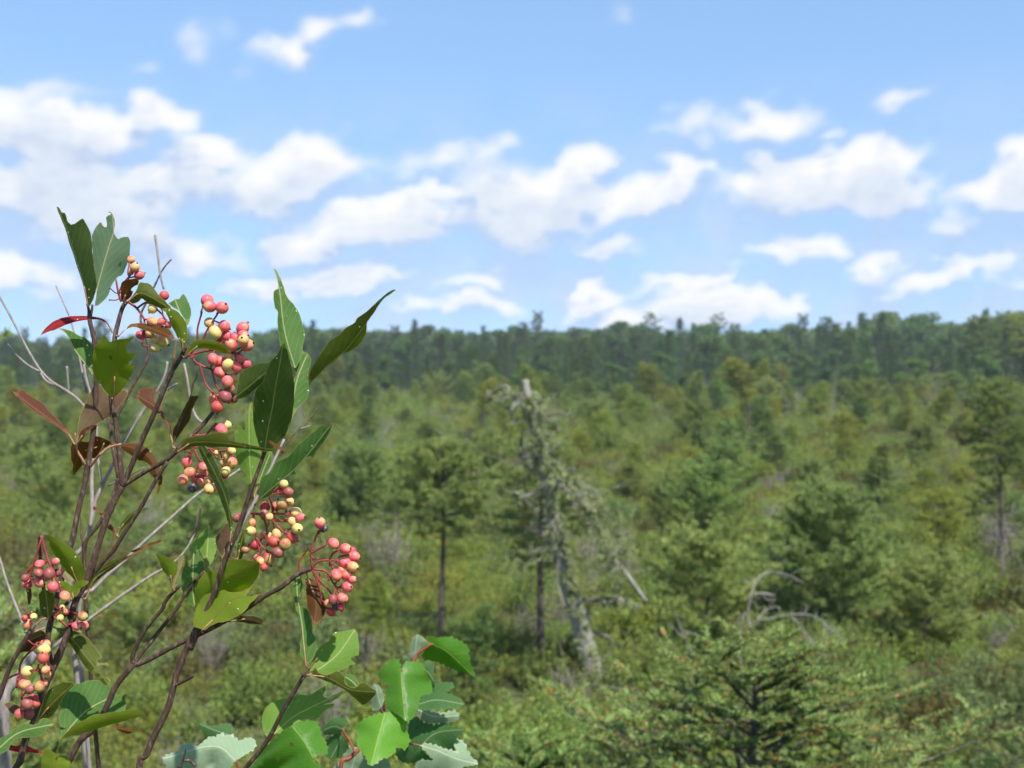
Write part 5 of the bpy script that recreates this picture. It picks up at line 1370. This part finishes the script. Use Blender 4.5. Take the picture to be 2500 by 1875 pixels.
KIN = [heath(1, CV[0]), heath(2, CV[0], .4, .42), heath(3, CV[1]), heath(4, CV[1], .36, .6), heath(5, CV[2]), heath(6, CV[3], .3, .45), sedge(7), twiggy(8),
       heath(9, CV[1], .40, .5, 40, 20, .055, .028), heath(10, CV[0], .48, .38, 56, 26, .032, .015)]
PT = []; RT = []; SL = []; IX = []
for d0, d1, dens, s0 in ((5.5, 14, 11.5, .74), (14, 32, 5.5, 1.0), (32, 70, 1.5, 1.6), (70, 125, .55, 2.6)):
    area = .58 * (d1 ** 2 - d0 ** 2); n = int(area * dens)
    dd = np.sqrt(r_.uniform(d0 ** 2, d1 ** 2, n)); xx_ = dd * r_.uniform(-.58, .58, n)
    pat = fbm(xx_ * .22 / s0, dd * .22 / s0, 3, 21); pat2 = fbm(xx_ * .35, dd * .35, 2, 35)
    u_ = r_.random(n)
    ix_ = np.where(pat > .56, np.where(u_ < .6, 2, np.where(u_ < .85, 3, 8)), np.where(pat < .44, np.where(u_ < .5, 4, np.where(u_ < .75, 5, 6)), np.where(u_ < .45, 0, np.where(u_ < .75, 1, 9))))
    ix_ = np.where(r_.random(n) < .025, 7, ix_); ix_ = np.where(r_.random(n) < .15, r_.integers(0, 7, n), ix_)
    s_ = s0 * r_.uniform(.6, 1.3, n) * (.75 + .6 * pat2)
    PT.append(np.stack([xx_, dd, ground_z(xx_, dd)], 1)); RT.append(np.stack([r_.normal(0, .12, n), r_.normal(0, .12, n), r_.random(n) * 6.28], 1))
    SL.append(np.stack([s_, s_, s_ * (1 if s0 < 1.2 else .75)], 1)); IX.append(ix_)
scatter('heath_cover', np.vstack(PT), np.vstack(RT), np.vstack(SL), np.concatenate(IX), KIN, 'low heath and sedge covering the whole bog', 'ground cover')

# ------------------------------------------------------------------ clouds on a far dome
CL = [(90, 325, 235, 66, 1.1, 0), (370, 285, 72, 46, 1, 0), (240, 395, 150, 40, .8, 0), (90, 455, 280, 52, .95, 0), (420, 395, 115, 66, .85, .25), (60, 620, 120, 45, .85, 0), (470, 350, 50, 40, .6, 0),
      (640, 385, 125, 58, 1, .45), (530, 450, 110, 50, .5, 0), (820, 490, 220, 58, 1, .12), (900, 450, 90, 40, .9, 0), (650, 535, 60, 30, .8, 0),
      (1190, 440, 130, 90, 1, 0), (1270, 390, 60, 60, 1, 0), (1060, 410, 75, 45, .6, 0), (1120, 500, 120, 40, .7, 0), (1425, 425, 120, 55, 1, .35), (1490, 372, 42, 34, 1, .3),
      (1760, 415, 190, 75, 1, .05), (1640, 400, 70, 44, .95, 0), (1880, 375, 85, 52, .75, 0), (1900, 440, 100, 46, .6, 0), (2140, 435, 140, 50, .95, .4), (2195, 375, 70, 50, 1, .3),
      (1650, 290, 95, 40, .7, .2), (1925, 240, 62, 24, .6, .5), (1490, 280, 75, 32, .35, 0), (1790, 305, 25, 14, .6, 0),
      (1740, 548, 115, 28, .7, 0), (1985, 512, 52, 22, .45, 0), (1990, 612, 105, 26, .85, .25), (1470, 608, 135, 23, .85, .1), (1325, 545, 70, 30, .75, 0), (1025, 602, 78, 30, .8, 0),
      (990, 662, 120, 26, .85, 0), (730, 600, 140, 34, .9, .1), (560, 640, 75, 30, .75, 0), (1270, 652, 62, 28, .85, .3), (1540, 664, 190, 38, .95, 0), (1400, 695, 130, 25, .9, 0), (1700, 650, 62, 26, .9, 0),
      (700, 112, 90, 38, .5, .6), (790, 66, 40, 36, .65, 0), (450, 120, 50, 50, .22, 0), (610, 145, 90, 30, .3, .2), (340, 180, 35, 24, .3, .5), (130, 240, 150, 26, .35, .1), (1330, 65, 30, 24, .25, 0),
      (440, 560, 130, 44, .5, 0), (280, 510, 170, 50, .55, 0), (1000, 352, 130, 40, .33, .1), (1190, 545, 210, 40, .35, 0), (800, 352, 120, 40, .28, 0), (1080, 300, 60, 30, .33, .3), (2180, 610, 80, 22, .4, 0), (1870, 595, 50, 20, .5, 0)]
az = np.radians(np.concatenate([np.arange(-180, -34, .8), np.arange(-34, 34, .11), np.arange(34, 180.01, .8)]))
el = np.radians(np.concatenate([np.arange(-1.5, 18.5, .11), np.arange(18.5, 42, .6)]))
AZ, EL = np.meshgrid(az, el)
U = AZ * 57.3; Ve = EL * 57.3
wx = U + 2.2 * (fbm(U * .55, Ve * .8, 4, 51) - .5) * 1.3; wy = Ve + 1.6 * (fbm(U * .55 + 40, Ve * .8, 4, 52) - .5) * 1.3
dens = np.zeros_like(U); hgt = np.zeros_like(U); wsum = np.zeros_like(U) + 1e-6
k = 1.13 / FPX * 57.3
for cx, cyy, rx, ry, op, tl in CL:
    ca, ce = (cx * 1.13 - 1250) * k / 1.13, (905 - cyy * 1.13) * k / 1.13
    ax_, ay_ = rx * 1.13 * k / 1.13 * 1.12, ry * 1.13 * k / 1.13 * 1.12
    dx, dy = wx - ca, wy - ce
    c_, s_ = math.cos(tl), math.sin(tl)
    u_, v_ = dx * c_ + dy * s_, -dx * s_ + dy * c_
    ayy = np.where(v_ < 0, ay_ * .8, ay_)
    rr_ = np.sqrt((u_ / ax_) ** 2 + (v_ / ayy) ** 2)
    f = np.clip(1.1 - rr_, 0, 1) * 2.7 * op
    dens = dens + f
    w_ = np.clip(1.3 - rr_, 0, 1) * op
    hgt += w_ * np.clip(v_ / ay_, -1, 1); wsum += w_
# the same fair-weather clouds go on round the rest of the sky
inside = np.clip((26 - np.abs(U)) / 3, 0, 1) * np.clip((19 - Ve) / 3, 0, 1)
gen = np.clip((fbm(U * .09, Ve * .22 * np.clip(1.6 - Ve / 40, .5, 2), 5, 71) - .52) * 5, 0, 1) * np.clip((36 - Ve) / 14, 0, 1)
dens = dens + (1 - inside) * gen * 1.4
det = fbm(U * .9, Ve * 1.3, 6, 61, .55); det2 = fbm(U * .35, Ve * .5, 4, 66)
dd_ = dens * (0.60 + 0.8 * det) + (det - .5) * np.clip(dens * 2, 0, 1) * .5
ss = np.clip((dd_ + .06) / 1.35, 0, 1); alpha = ss * ss * (3 - 2 * ss)
veil = 0.72 * np.clip((Ve + 1) / 4, 0, 1) * np.clip((14 - Ve) / 9, 0, 1) * np.clip(det2 * 2.0 - .35, 0, 1)
alpha = 1 - (1 - alpha) * (1 - veil)
for _ in range(9):
    alpha[1:-1, 1:-1] = (alpha[1:-1, 1:-1] * 2 + alpha[:-2, 1:-1] + alpha[2:, 1:-1] + alpha[1:-1, :-2] + alpha[1:-1, 2:]) / 6
above = np.zeros_like(dd_)
for sh in (4, 8, 12, 16):
    above[:-sh] += np.clip(dd_[sh:], 0, 1) / 4
lit = np.clip(.58 + .52 * np.clip(dd_, 0, 1.3) - .86 * above + .55 * (det - .5) + .2 * (det2 - .5), 0, 1)
lit = lit * (.35 + .65 * np.clip(dd_ * 2.2, 0, 1))
RAD = 9000.0
V = np.stack([np.sin(AZ) * np.cos(EL), np.cos(AZ) * np.cos(EL), np.sin(EL)], -1).reshape(-1, 3) * RAD
ny, nx = AZ.shape; I = np.arange(nx * ny).reshape(ny, nx)
Fq = np.stack([I[:-1, :-1], I[1:, :-1], I[1:, 1:], I[:-1, 1:]], -1).reshape(-1, 4)
keep = (alpha.ravel()[Fq].max(1) > .004)
Fq = Fq[keep]
used = np.unique(Fq); remap = np.full(nx * ny, -1); remap[used] = np.arange(len(used))
m_cl, t = newmat('cloud')
a1 = N(t, 'ShaderNodeAttribute', attribute_name='alpha'); a2 = N(t, 'ShaderNodeAttribute', attribute_name='lit')
em = N(t, 'ShaderNodeEmission'); em.inputs['Strength'].default_value = 0.62
t.links.new(ramp(t, a2.outputs['Fac'], [(0.0, (0.50, 0.61, 0.82)), (0.45, (0.74, 0.81, 0.92)), (1.0, (0.98, 0.98, 0.98))]), em.inputs[0])
tr_ = N(t, 'ShaderNodeBsdfTransparent'); mx = N(t, 'ShaderNodeMixShader')
t.links.new(a1.outputs['Fac'], mx.inputs[0]); t.links.new(tr_.outputs[0], mx.inputs[1]); t.links.new(em.outputs[0], mx.inputs[2])
o = N(t, 'ShaderNodeOutputMaterial'); t.links.new(mx.outputs[0], o.inputs[0])
m_cl.cycles.emission_sampling = 'NONE'
me = mesh_np('sky', V[used], remap[Fq], [m_cl], {'alpha': alpha.ravel()[used], 'lit': lit.ravel()[used]}, smooth=True)
tag(link('sky', me), 'bands of white fair weather clouds in a blue sky', 'sky', kind='structure')

# ------------------------------------------------------------------ haze
m_hz, t = newmat('haze')
pv = N(t, 'ShaderNodeVolumePrincipled'); pv.inputs['Color'].default_value = (0.86, 0.92, 1.0, 1); pv.inputs['Density'].default_value = 0.00045
o = N(t, 'ShaderNodeOutputMaterial'); t.links.new(pv.outputs[0], o.inputs['Volume'])
z0, z1, hw = -1.6, 19.0, 2040.0
V = np.array([(sx * hw, sy * hw, z) for z in (z0, z1) for sy in (-1, 1) for sx in (-1, 1)])
Fq = np.array([(0, 2, 3, 1), (4, 5, 7, 6), (0, 1, 5, 4), (2, 6, 7, 3), (0, 4, 6, 2), (1, 3, 7, 5)])
tag(link('haze', mesh_np('haze', V, Fq, [m_hz])), 'thin summer haze over the bog', 'haze', kind='stuff')
